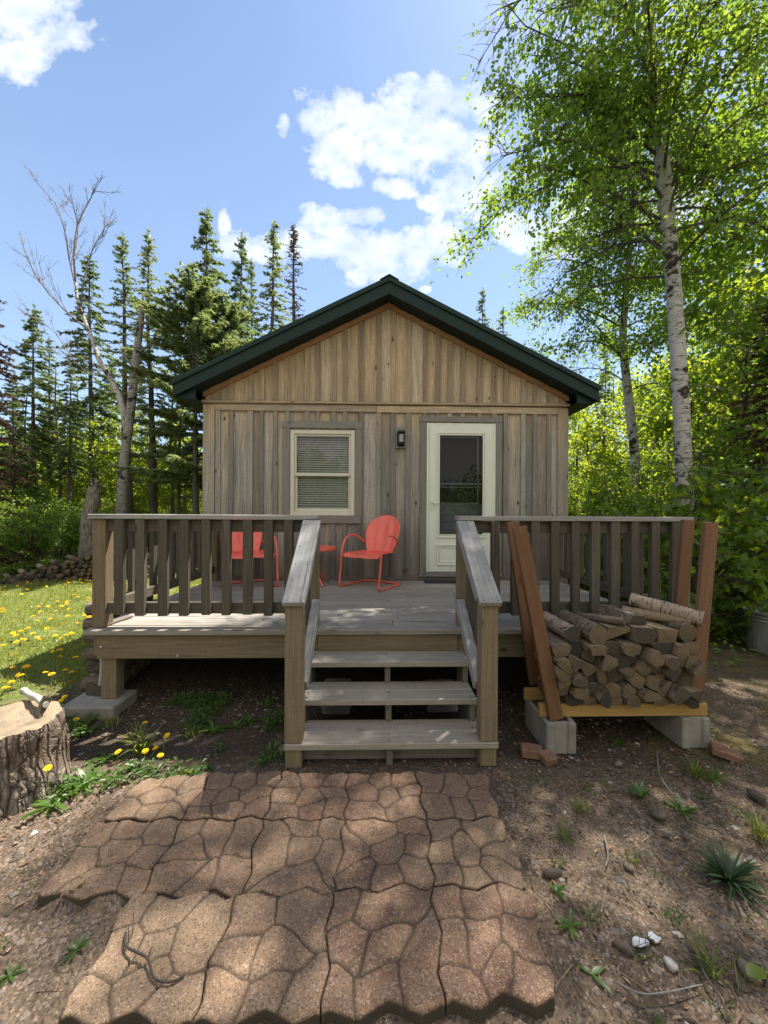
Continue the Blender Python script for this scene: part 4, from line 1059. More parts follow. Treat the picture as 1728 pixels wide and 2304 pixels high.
# ------------------------------------------------------------------ log stack by deck and far wood pile
G3 = 'logs stacked along the deck side'
kk = 0
for rI, (z, nL) in enumerate(((.07, 8), (.20, 8), (.33, 8), (.46, 7), (.58, 6), (.70, 4))):
    for cI in range(nL):
        y = 3.36 + cI * .145 + (rI % 2) * .07 + rng.uniform(-.015, .015); r_ = rng.uniform(.055, .066)
        mb = MB(); xa, xb = -2.475 + rng.uniform(-.03, .03), -2.225 + rng.uniform(-.02, .015)
        P = np.array([(xa, y, z), ((xa + xb) / 2, y + rng.uniform(-.01, .01), z + .004), (xb, y, z)]); tube(mb, P, r_, 12, None, 0, False, True, .1)
        Vt = mb.V[0]
        for e, rev in ((Vt[:12], 1), (Vt[-12:], 0)):
            g = np.stack([e[:, 1] - y, e[:, 2] - z, np.zeros(12)], 1); mb.add(e, np.arange(12)[::-1] if rev else np.arange(12), g, rng.random(), 1)
        o = mb.build('stacked_log', [M['logbark'], M['cut']], None, ((xa + xb) / 2, y, z))
        tag(o, 'log in the stack beside the deck, %s layer up, %s from the corner post' % (ORD[rI], ORD[cI]), 'log', G3)
G4 = 'round logs of the far wood pile'
for rI in range(7):
    x0 = -8.05 + rI * .22 + .08 * (rI ** 1.4) * .3; nL = int((-5.3 - x0) / .118)
    for cI in range(nL):
        x = x0 + cI * .118 + rng.uniform(-.012, .012); y = 8.35 + (x + 8) * .36; z = .055 + rI * .093 + rng.uniform(-.008, .008); r_ = rng.uniform(.043, .058)
        mb = MB(); d = np.array((-.12, 1., 0)) + rng.normal(size=3) * (.04, 0, .015); p0 = np.array((x, y + rng.uniform(-.05, .05), z)); p1 = p0 + d * .45
        if rI == 6 or cI < 1: p1 = p0 + np.array((-.25 if rI == 6 else -.4, .35, 0)) 
        tube(mb, np.array([p0, (p0 + p1) / 2, p1]), r_, 9, None, 0, False, True, .1); e = mb.V[0][:9]
        mb.add(e, np.arange(9)[::-1], np.stack([e[:, 0] - x, e[:, 2] - z, np.zeros(9)], 1), rng.random(), 1)
        mb.add(mb.V[0][-9:], np.arange(9), None, .5, 1)
        o = mb.build('stacked_log', [M['birchlog' if rng.random() < .45 else 'logbark'], M['cut']], None, (p0 + p1) / 2)
        tag(o, 'round log in the far lawn-edge pile, %s layer up, %s from its open end' % (ORD[rI], ORD[cI]), 'log', G4)

# bin at the forest edge
bp = np.array((4.52, 4.25, 0)); t = thing('grey_bin', 'grey ribbed metal bin at the edge of the bushes', 'bin', bp)
k = 40; a = np.arange(k) * 2 * math.pi / k; prof = [(.0, .20), (.02, .215), (.36, .235), (.37, .245), (.39, .235), (.41, .247), (.43, .237), (.45, .26), (.47, .262), (.475, .25), (.40, .225), (.05, .2)]
V = np.concatenate([np.stack([bp[0] + (rr + (.006 * (np.arange(k) % 4 < 2) if z < .36 else 0)) * np.cos(a), bp[1] + (rr + (.006 * (np.arange(k) % 4 < 2) if z < .36 else 0)) * np.sin(a), np.full(k, z)], 1) for z, rr in prof])
mb = MB(); mb.add(V, np.array([[i * k + j, i * k + (j + 1) % k, (i + 1) * k + (j + 1) % k, (i + 1) * k + j] for i in range(len(prof) - 1) for j in range(k)]), None, .5, 0, False); mb.build('bin_wall', M['bin'], t)
mb = MB(); tube(mb, [(bp[0], bp[1], .06), (bp[0], bp[1], .10)], .2, 24, .5); mb.build('bin_floor', M['bin'], t)

# ------------------------------------------------------------------ twigs
def branchlet(path, r0, r1, name, label, mat, side=()):
    mb = MB(); P = crom(path, 4); tube(mb, P, np.linspace(r0, r1, len(P)), 6, .5)
    for s in side: Q = crom(s, 3); tube(mb, Q, np.linspace(r1 * .9, r1 * .4, len(Q)), 5, .5)
    c = P.mean(0); tag(mb.build(name, mat, None, c), label, 'stick')
def q7(x, y, z=.058): return gp(60 + x / 1.338, 1680 + y / 1.338, z)
branchlet([q7(298, 560), q7(300, 600, .066), q7(340, 622, .07), q7(366, 640, .066), q7(382, 695), q7(420, 708), q7(452, 702), q7(476, 686)], .0045, .0035, 'fallen_branch', 'dark forked twig lying on the sandy paver', M['twig'], ([q7(300, 600, .064), q7(318, 560, .075), q7(322, 500, .08)], [q7(366, 638, .066), q7(374, 612, .08), q7(378, 600, .085)]))
branchlet([gp(1478, 1690, .02), gp(1484, 1740, .03), gp(1505, 1775, .03), gp(1540, 1810, .02)], .004, .002, 'fallen_branch', 'thin curved twig lying below the right rack block', M['twigg'])
branchlet([gp(1385, 2208, .02), gp(1440, 2235, .03), gp(1500, 2232, .03), gp(1580, 2215, .02)], .003, .002, 'fallen_branch', 'thin pale twig lying across the dark gravel', M['twigg'])
branchlet([gp(1560, 2140, .02), gp(1590, 2200, .03), gp(1625, 2250, .03), gp(1640, 2300, .02)], .004, .003, 'fallen_branch', 'dark twig running off the lower edge of the photo', M['twig'])
branchlet([gp(1360, 1880, .02), gp(1368, 1925, .02), gp(1362, 1950, .02)], .004, .003, 'fallen_branch', 'short pale crooked stick in the dirt by a thin weed', M['twigg'])

# ------------------------------------------------------------------ loose surface: gravel, litter, grass
def in_paver(x, y):
    return (y > 1.13) & (y < 2.33) & (x > -1.36 + np.clip(y - 1.5, -1, 1) * .55 + (y < 1.5) * .42) & (x < .66 - (y - 1.5) * .02)
small = None
def many_rocks(name, N, region, smin, smax, label):
    x = rng.uniform(region[0], region[1], N); y = rng.uniform(region[2], region[3], N)
    keep = ~in_paver(x, y) & ~((np.hypot(x - sc_[0], y - sc_[1]) < .28)) & (vnoise(x, y, 1.6, 21) + rng.normal(size=N) * .25 > -.25); x, y = x[keep], y[keep]; N = len(x)
    s = smin * (smax / smin) ** (rng.random(N) ** 3.)
    T = nrm(np.array([(1, 0, 0), (-1, 0, 0), (0, 1, 0), (0, -1, 0), (0, 0, 1), (0, 0, -1), (.7, .7, .5), (-.7, .6, .5), (.6, -.7, .5), (-.7, -.7, .5)], float))
    T = T[:6]; Fo = np.array([[0, 2, 4], [2, 1, 4], [1, 3, 4], [3, 0, 4], [2, 0, 5], [1, 2, 5], [3, 1, 5], [0, 3, 5]])
    V = T[None] * (s[:, None, None] * rng.uniform(.6, 1.25, (N, 6, 1))) * np.stack([np.ones(N), rng.uniform(.6, 1, N), rng.uniform(.35, .7, N)], 1)[:, None]
    a = rng.random(N) * 6.28; ca, sa = np.cos(a)[:, None], np.sin(a)[:, None]
    V = np.stack([V[..., 0] * ca - V[..., 1] * sa, V[..., 0] * sa + V[..., 1] * ca, V[..., 2]], -1) + np.stack([x, y, gz(x, y) + s * .15], 1)[:, None]
    mb = MB(); mb.add(V.reshape(-1, 3), (Fo[None] + (np.arange(N) * 6)[:, None, None]).reshape(-1, 3), None, np.repeat(rng.random(N), 6), 0, False)
    tag(mb.build(name, M['stone']), label, 'gravel', kind='stuff')
many_rocks('gravel', 24000, (-3.4, 3.4, .75, 3.4), .0018, .024, 'small brown and grey gravel strewn over the bare dirt')
N = 9000; x = rng.uniform(-3.2, 4., N); y = rng.uniform(.8, 3.6, N); kp = (vnoise(x, y, 1.1, 33) + rng.normal(size=N) * .2 > -.05) & ~((np.abs(x + .2) < .9) & in_paver(x, y)) ; x, y = x[kp], y[kp]; N = len(x)
ax = rdir(N) * (1, 1, .35); mb = MB()
scatter(mb, OVAL, np.stack([x, y, gz(x, y) + .006 + .02 * in_paver(x, y)], 1), ax, np.array((0, 0, 1.)) + rdir(N) * .5, rng.uniform(.008, .04, N), rng.uniform(.004, .018, N))
a = rng.random(2600) * 6.28; x = rng.uniform(-3.2, 4, 2600); y = rng.uniform(.8, 3.8, 2600); kp = ~in_paver(x, y); x, y, a = x[kp], y[kp], a[kp]
scatter(mb, (np.array([(0, .5, 0), (1, .3, 0), (1, -.3, 0), (0, -.5, 0)]), np.array([[0, 1, 2, 3]])), np.stack([x, y, gz(x, y) + .008], 1), np.stack([np.cos(a), np.sin(a), rng.normal(size=len(a)) * .12], 1), (0, 0, 1.), rng.uniform(.03, .14, len(a)), .003)
tag(mb.build('leaf_litter', M['litter']), 'dry leaf bits, needles and bark crumbs on the dirt', 'leaf litter', kind='stuff')

BLADE = (np.array([(0, .5, 0), (.5, .38, .06), (1, 0, -.08), (.5, -.38, .06), (0, -.5, 0)]), np.array([[0, 1, 2, 3, 4]]))
def blades(mb, x, y, hmin, hmax, w, lean=.5):
    N = len(x); a = rng.random(N) * 6.28; ax = np.stack([np.cos(a) * lean, np.sin(a) * lean, np.ones(N)], 1) * rng.uniform(.6, 1, (N, 1)) + rng.normal(size=(N, 3)) * .15
    scatter(mb, BLADE, np.stack([x, y, gz(x, y) - .004], 1), ax, np.stack([-np.sin(a) * 0 + np.cos(a), np.sin(a), np.full(N, -.3)], 1), rng.uniform(hmin, hmax, N), w * rng.uniform(.6, 1.3, N))
N = 90000; x = -2.35 - 8.5 * rng.random(N) ** 1.3; y = rng.uniform(2.5, 10.4, N)
kp = (-x + 2.2 * 0 + (vnoise(x, y, .9, 40)) * .9 > 2.5) & (y + vnoise(x, y, .7, 41) * 1.2 > 3.25) & (vnoise(x, y, 3., 42) > -.33) & ~((x > -2.7) & (y > 3.2) & (y < 4.7))
mb = MB(); blades(mb, x[kp], y[kp], .035, .095, .008, .8); tag(mb.build('lawn_grass', M['grass']), 'short patchy grass of the sunny side lawn', 'grass', kind='stuff')
N = 7500; x = rng.uniform(-2.6, -.55, N); y = rng.uniform(1.9, 3.2, N); kp = (vnoise(x, y, 3.2, 50) + .5 * vnoise(x, y, 9., 52) > .03) & ~in_paver(x, y) & (np.hypot(x - sc_[0], y - sc_[1]) > .27) & (y + .9 * vnoise(x, y, 2.2, 55) > 2.08) & ((x < -1.0) | (vnoise(x, y, 5., 51) > .1)) & ((y > 2.2) | (x < -1.35)); x, y = x[kp], y[kp]; n0 = len(x)
mb = MB(); a = rng.random(n0) * 6.28; scatter(mb, OVAL, np.stack([x, y, gz(x, y) + rng.uniform(.005, .05, n0)], 1), np.stack([np.cos(a), np.sin(a), rng.uniform(-.1, .6, n0)], 1), np.stack([-np.cos(a) * .4, -np.sin(a) * .4, np.ones(n0)], 1), rng.uniform(.018, .045, n0), rng.uniform(.01, .022, n0))
blades(mb, x[::2], y[::2], .03, .13, .005)
xq = rng.uniform(.72, 3.6, 70); yq = rng.uniform(.9, 2.35, 70); nq = rng.integers(4, 26, 70); xq = np.repeat(xq, nq); yq = np.repeat(yq, nq); xq = xq + rng.normal(size=len(xq)) * .022; yq = yq + rng.normal(size=len(xq)) * .022
blades(mb, xq, yq, .015, .06, .006, .9); xq = rng.uniform(-2.2, -1.3, 26); yq = rng.uniform(.95, 1.8, 26); kq = ~in_paver(xq, yq); nq = rng.integers(4, 16, kq.sum()); xq, yq = np.repeat(xq[kq], nq), np.repeat(yq[kq], nq); blades(mb, xq + rng.normal(size=len(xq)) * .015, yq + rng.normal(size=len(xq)) * .015, .015, .05, .006, .9)
tag(mb.build('ground_cover', M['weed']), 'low green ground cover in the dirt in front of the deck', 'ground cover', kind='stuff')
N = 30000; x = rng.uniform(-11, 9, N); y = rng.uniform(3.4, 16, N)
kp = (((x > 3.0) & (y > 3.3 + vnoise(x, y, 1., 60)) & ((x > 3.4) | (y > 3.9))) | (y > 10.2 + vnoise(x, y, .8, 61) * 1.5)) & (vnoise(x, y, 1.7, 62) > -.25) & ~((x > XL - .3) & (x < XR + .4) & (y < CB + .3)); x, y = x[kp], y[kp]; n0 = len(x)
a = rng.random(n0) * 6.28; mb = MB(); scatter(mb, OVAL, np.stack([x, y, gz(x, y) + rng.uniform(.01, .22, n0)], 1), np.stack([np.cos(a), np.sin(a), rng.uniform(-.4, .5, n0)], 1), np.array((0, 0, 1.)) + rdir(n0) * .5, rng.uniform(.04, .09, n0), rng.uniform(.025, .05, n0))
tag(mb.build('forest_undergrowth', M['lbush']), 'low leafy undergrowth covering the forest floor', 'undergrowth', kind='stuff')

# ------------------------------------------------------------------ weeds and dandelions
def tuft(px, py, n, L, w, label, mat='grass', nm='grass_tuft', cat='grass tuft', lift=(.9, 1.45), droop=(.3, 1.3), rad=.04):
    p = gp(px, py, .0); p[2] = gz(p[0], p[1]); mb = MB()
    for _ in range(n):
        a = rng.random() * 6.28; q = p + (rng.normal() * rad * .55, rng.normal() * rad * .55, 0)
        strap(mb, q, a, L * rng.uniform(.5, 1.1), w * rng.uniform(.7, 1.2), rng.uniform(*lift), rng.uniform(*droop))
    tag(mb.build(nm, M[mat], None, p), label, cat)
def rosette(px, py, n, L, w, label, mat='weed', lobes=True, lift=(.1, .9)):
    p = gp(px, py, .0); p[2] = gz(p[0], p[1]) + .004; mb = MB()
    for q in range(n):
        a = q * 2.4 + rng.random() * .5; l = L * rng.uniform(.6, 1.1); li = rng.uniform(*lift); dr = rng.uniform(.3, 1.)
        strap(mb, p, a, l, w * rng.uniform(.7, 1.1) * (.42 if lobes else 1), li, dr, 8)
        if lobes:
            d = np.array((math.cos(a), math.sin(a), 0)); sd = np.array((-d[1], d[0], 0))
            for s in (.35, .5, .65, .8):
                th = li - dr * s * .5; c = p + d * l * s * math.cos(th) + (0, 0, l * s * math.sin(th))
                for e in (-1, 1): scatter(mb, LEAF, (c[None]), (sd * e + d * .35)[None], np.array([[0, 0, 1.]]), l * .17, l * .09)
    tag(mb.build('weed_plant', M[mat], None, p), label, 'weed')
tuft(318, 1696, 46, .20, .010, 'bright grass tuft with arching blades near the pavers and stump')
tuft(1568, 1742, 55, .12, .005, 'fine bright green grass tuft at the foot of the right rack block')
tuft(1716, 1880, 70, .14, .005, 'fine grass clump at the edge of the photo beside the mossy dirt')
tuft(378, 2003, 16, .05, .004, 'tiny grass sprig growing in the joint between two pavers')
tuft(190, 2018, 8, .05, .006, 'small sprout at the front edge of the tan-grey paver')
tuft(1605, 2195, 22, .12, .005, 'dark grass blades near the round grey pebble')
tuft(1310, 1825, 16, .09, .009, 'short weed tuft in the dirt beside the path, nearest the rack')
tuft(1272, 1888, 18, .07, .007, 'short pale weed tuft beside the pavers of the middle row')
tuft(1412, 1938, 12, .10, .005, 'thin wispy weed in the middle of the bare dirt')
tuft(250, 1640, 20, .12, .008, 'short shaded grass tuft near the concrete pad')
tuft(430, 1660, 22, .10, .008, 'low shaded grass tuft under the deck front, far from the steps')
tuft(610, 1700, 18, .09, .010, 'small broad-bladed weed at the foot of the steps')
tuft(420, 1745, 14, .09, .007, 'thin grass sprig at the back corner of the pavers')
rosette(118, 1815, 12, .15, .06, 'large dandelion plant in front of the stump')
rosette(195, 1765, 12, .15, .06, 'leafy dandelion plant at the right foot of the stump')
rosette(238, 1712, 10, .13, .055, 'shaded dandelion plant halfway between stump and grass tuft')
rosette(1605, 1752, 10, .10, .035, 'bright dandelion plant beside the fine grass tuft', lift=(.5, 1.2))
rosette(1441, 1795, 9, .10, .03, 'small weed with upright leaves in the dirt', lift=(.6, 1.2), lobes=False)
rosette(1535, 1822, 14, .09, .03, 'low weed patch between rack block and plantain')
rosette(1282, 2090, 9, .06, .03, 'dark weed hugging the paver edge')
rosette(1330, 2195, 3, .09, .018, 'pale weed with two long leaves near the bottom edge', lobes=False, lift=(.1, .5))
rosette(1252, 2010, 4, .05, .02, 'small leaf sprig under the middle paver corner', lobes=False)
rosette(172, 2140, 8, .05, .022, 'small sunlit weed in the dirt left of the path')
rosette(1640, 1985, 80, .16, .013, 'dark grey-green plantain rosette in the dirt', 'dweed', False, (.05, 1.35))
rosette(20, 2200, 8, .05, .022, 'little weed at the very left edge of the dirt')
rosette(480, 1650, 10, .11, .05, 'shaded broadleaf weed below the deck beam')
rosette(560, 1630, 9, .10, .05, 'shaded weed under the deck near the steps')
rosette(530, 1640, 8, .08, .04, 'small shaded weed beside the steps stub post')
rosette(1390, 1672, 7, .07, .035, 'small weed in the shade under the firewood rack')
rosette(205, 1650, 8, .10, .045, 'weed growing against the concrete pad face')

def dandelion(name, base, head, r, label, group=None, parts=True):
    base, head = np.array(base, float), np.array(head, float)
    st = MB(); P = crom([base, (base + head) / 2 + rng.normal(size=3) * .01, head - (0, 0, .004)], 3); tube(st, P, .0022, 5, .5)
    hd = MB(); up = nrm(np.array((rng.normal() * .2, -.25 + rng.normal() * .2, 1.)))
    for n_, rr, lift in ((16, 1., .12), (13, .78, .45), (9, .5, .9)):
        a = np.arange(n_) * 6.283 / n_ + rng.random(); e1 = nrm(np.cross(up, (1, 0, .1))); e2 = np.cross(up, e1)
        dv = np.cos(a)[:, None] * e1 + np.sin(a)[:, None] * e2 + up * lift
        scatter(hd, LEAF, np.repeat(head[None], n_, 0) + up * .001, dv, np.repeat(up[None], n_, 0), r * rr, r * .45)
    if parts:
        t = thing(name, label, 'flower', base, group); st.build('stem', M['stem'], t); hd.build('flower_head', M['yellow'], t); return t
    n0 = st.n
    st.V += hd.V; st.G += hd.G; st.R += hd.R; st.F += [f + n0 for f in hd.F]; st.M += [np.ones_like(m) for m in hd.M]; st.S += hd.S
    return tag(st.build(name, [M['stem'], M['yellow']], None, base), label, 'flower', group)
for px, py, zz, lab in ((108, 1728, .17, 'tall dandelion flower standing in front of the stump bark'), (172, 1619, .15, 'dandelion flower in front of the concrete pad'),
        (326, 1627, .15, 'dandelion flower above the bright grass tuft'), (376, 1655, .10, 'dandelion flower in the shade beyond the grass tuft'), (361, 1700, .07, 'dandelion flower nearest the pavers'),
        (327, 1690, .10, 'dandelion flower low in the grass tuft'), (266, 1692, .10, 'dandelion flower beside the grass tuft, stump side'), (350, 1684, .05, 'small dandelion flower behind the one nearest the pavers'),
        (137, 1577, .16, 'dandelion flower standing at the near edge of the concrete pad'), (146, 1568, .13, 'dandelion flower just behind another at the pad edge')):
    h = gp(px, py, zz); b_ = np.array((h[0] + rng.normal() * .02, h[1] + rng.normal() * .02, gz(h[0], h[1]))); dandelion('dandelion', b_, h, .021, lab)
src = [dandelion('dandelion', (0, 0, 0), (rng.normal() * .01, rng.normal() * .01, hh), rr, 'small yellow dandelion in bloom in the side lawn', 'dandelions in bloom in the side lawn', False) for hh, rr in ((.07, .030), (.085, .027), (.06, .031), (.10, .027))]
cnt = 0
while cnt < 285:
    x = -2.55 - 6. * random.random() ** 1.2; y = random.uniform(3.2, 8.6)
    if -x + y * .05 < 2.75 + (y < 4.6) * .05 or (x / y) < -1.02 or vnoise(x, y, 1.3, 70) + random.gauss(0, .2) < -.12 or (y > 7.6 and x < -7.2): continue
    o = src[cnt % 4] if cnt < 4 else src[cnt % 4].copy()
    if cnt >= 4: COL.objects.link(o)
    o.location = (x, y, float(gz(x, y))); o.rotation_euler.z = random.random() * 6.28; o.scale = (random.uniform(.8, 1.15),) * 3; cnt += 1

# ------------------------------------------------------------------ trees
def spruce_mesh(h, rb, nw, dens, droop, bare=.0, leaf=.16, seed=0, pw=.78):
    """returns trunk builder, crown builder for a conifer at the origin"""
    global rng
    keep = rng; rng = np.random.default_rng(seed)
    tr, cr = MB(), MB(); n = 12
    zz = np.linspace(-.1, h, n); wob = np.cumsum(rng.normal(size=(n, 2)) * .02, 0); wob[0] = 0
    P = np.stack([wob[:, 0], wob[:, 1], zz], 1); tube(tr, P, np.interp(zz, [0, h], [h * .0105 + .03, .008]), 8, .5)
    pos, ax, nr, LL = [], [], [], []
    for _ in range(int(70 * bare)):          # dead twigs on the bare lower trunk
        zq = rng.uniform(.08, bare + .1) * h; a = rng.random() * 6.28; l = rng.uniform(.3, 1.) * min(1.2, rb); q = np.array((np.interp(zq, zz, wob[:, 0]), np.interp(zq, zz, wob[:, 1]), zq)); d = np.array((math.cos(a), math.sin(a), 0))
        tube(tr, [q, q + d * l * .5 + (0, 0, .02), q + d * l + (0, 0, -.1 * l)], [.011, .007, .003], 3, .5, 0, False)
    z = h * bare + .3
    while z < h - .15:
        f = 1 - z / h; L = rb * (f ** pw) * (1 if f < .92 else .6) + .10
        nb = rng.integers(4, 7)
        for b_ in range(nb):
            a = rng.random() * 6.28; l = L * rng.uniform(.55, 1.15); c = np.array((np.interp(z, zz, wob[:, 0]), np.interp(z, zz, wob[:, 1]), z))
            d = np.array((math.cos(a), math.sin(a), 0)); s = np.linspace(0, 1, 6)
            up0 = .5 - droop * (f ** .5) * 1.0
            B = c + d * (s * l)[:, None] + np.array((0, 0, 1.)) * (l * (up0 * s - .28 * droop * s * s * 2 + .16 * s ** 3))[:, None]
            tube(tr, B, np.linspace(.012 + .006 * l, .003, 6), 3, .5, 0, False)
            nsp = max(3, int(l * dens * 10))
            t_ = rng.uniform(.12 if f > .15 else 0., 1, nsp) ** .8; i0 = np.minimum((t_ * 5).astype(int), 4); fr = t_ * 5 - i0
            pb = B[i0] * (1 - fr)[:, None] + B[i0 + 1] * fr[:, None]; sd = np.array((-d[1], d[0], 0))
            sg = rng.choice([-1, 1], nsp); dirs = d * rng.uniform(.35, 1., (nsp, 1)) + sd * (sg * rng.uniform(.1, .9, nsp))[:, None] + np.array((0, 0, 1.)) * rng.uniform(-.35, .25, (nsp, 1))
            sl_ = leaf * rng.uniform(.6, 1.3, nsp) * (1.1 - .5 * t_) * (.7 + .6 * min(1, l))
            pos.append(pb); ax.append(dirs); nr.append(rdir(nsp) + (0, 0, .8)); LL.append(sl_)
        z += h / nw * rng.uniform(.7, 1.3) * (.55 + .6 * f)
    pos, ax, nr, LL = map(np.concatenate, (pos, ax, nr, LL))
    rr = rng.random(len(pos))
    scatter(cr, LEAF, pos, ax, nr, LL, LL * .34, rr)
    k = len(pos); e = pos + nrm(ax) * (LL * .45)[:, None]            # side needles sprays
    for sg in (-1, 1): scatter(cr, LEAF, e, nrm(ax) + nrm(np.cross(ax, nr)) * sg * .9, nr, LL * .55, LL * .2, rr)
    a = rng.random(70) * 6.28; zt = h - rng.random(70) * h * .10      # leader
    scatter(cr, LEAF, np.stack([np.zeros(70) + wob[-1, 0], np.zeros(70) + wob[-1, 1], zt], 1), np.stack([np.cos(a), np.sin(a), np.full(70, .9)], 1), rdir(70), .10 + (h - zt) * .12, .035)
    rng = keep
    return tr, cr
def place_tree(proto, label, loc, sc=1., rzv=None, group=None):
    o = copy_tree(proto) if proto.get('used') else proto
    proto['used'] = 1
    o['label'] = label; o.location = loc; o.scale = (sc, sc, sc) if np.isscalar(sc) else sc
    o.rotation_euler = (R(random.uniform(-1.2, 1.2)), R(random.uniform(-1.2, 1.2)), random.random() * 6.28 if rzv is None else rzv)
    if group: o['group'] = group
    return o
def spruce_proto(mat, *a, **k):
    tr, cr = spruce_mesh(*a, **k); t = thing('spruce_tree', 'spruce', 'spruce', (0, 0, 0)); tr.build('trunk', M['sprucebark'], t); cr.build('crown', M[mat], t); return t
SP = {'dense': spruce_proto('lspruce', 10, 1.9, 38, 5.0, .75, .28, .19, seed=1), 'dense2': spruce_proto('lspruce', 10, 1.6, 38, 4.6, .8, .40, .175, seed=2),
      'thin': spruce_proto('lspruce', 10, 1.05, 40, 4.4, .8, .45, .14, seed=3), 'thin2': spruce_proto('lspruceb', 10, 1.15, 40, 4.0, .75, .38, .135, seed=4),
      'sparse': spruce_proto('lbrown', 10, .75, 42, 2.6, .7, .3, .10, seed=5), 'light': spruce_proto('lspruceb', 8, 2.3, 32, 6.5, .45, .25, .19, seed=6, pw=.42), 'brown': spruce_proto('lbrown', 9, 1.8, 34, 3.4, .7, .03, .15, seed=7)}
HT = dict(dense=10, dense2=10, thin=10, thin2=10, sparse=10, light=8, brown=9)
def sp(kind, px, ptop, d, label, wid=1.):
    """px, ptop: where its tip shows; d: its distance"""
    tip = at(px * 1728 / 1659, ptop * 1728 / 1659, d); h = tip[2]; s = h / HT[kind]
    place_tree(SP[kind], label, (tip[0], d, gz(tip[0], d) - .05), (s * wid, s * wid, s), group='spruces around the cabin')
sp('brown', -30, 520, 9.5, 'brownish spruce cut off by the left frame edge', .8)
sp('dense', 72, 655, 14.5, 'dark pointed spruce at the lawn end, first full one from the frame edge', .9)
sp('thin', 108, 730, 16., 'small thin spruce top just behind the first dark pointed one', 1.)
sp('dense2', 205, 555, 15., 'dark spruce behind the bare white birch limb', 1.)
sp('thin', 277, 512, 14., 'thin dark spruce rising behind the broken birch top', 1.1)
sp('thin2', 337, 512, 12.4, 'slender tall spruce standing alone between broken birch and dense group', 1.05)
sp('dense2', 458, 450, 15.5, 'tallest dark spruce of the group over the left roof slope', 1.)
sp('dense2', 512, 490, 16.5, 'dark spruce beside the tallest one over the roof', .8)
sp('thin', 545, 555, 17.5, 'small thin spruce wedged between two taller ones over the roof', .8)
sp('thin2', 568, 470, 15.5, 'loose light-green spruce with long side twigs over the roof', 1.15)
sp('sparse', 640, 476, 17., 'sparse reddish-brown spruce spire near the roof middle', 1.2)
sp('light', 432, 600, 11.8, 'broad light-green spruce filling the gap above the left eave', 1.0)
sp('light', 505, 640, 12.4, 'broad light-green spruce touching the roof edge', .85)
sp('thin', 420, 660, 11.0, 'dark slim spruce whose bare trunk shows beside the cabin wall', .8)
sp('thin2', 388, 700, 12.0, 'slim spruce with a thin bare trunk left of the eave', .7)
sp('thin', 1040, 628, 21., 'distant thin spruce tip just above the right roof slope, nearer the ridge', .9)
sp('thin', 1090, 668, 21., 'distant thin spruce tip just above the right roof slope, nearer the birches', .9)
sp('brown', 1668, 640, 6.9, 'reddish-brown half-dead conifer at the right behind the bushes', 1.1)
sp('dense', 30, 800, 12.2, 'shorter dense spruce in front of the forest at the far lawn corner', .9)
sp('dense2', 150, 780, 13.2, 'mid-height dark spruce under the bare birch limb', .9)
sp('dense', 245, 760, 16.5, 'dark spruce filling the space behind the broken birch trunk', .8)
sp('dense2', 1300, 760, 13.5, 'dark young spruce behind the thinner birch trunk', .7)

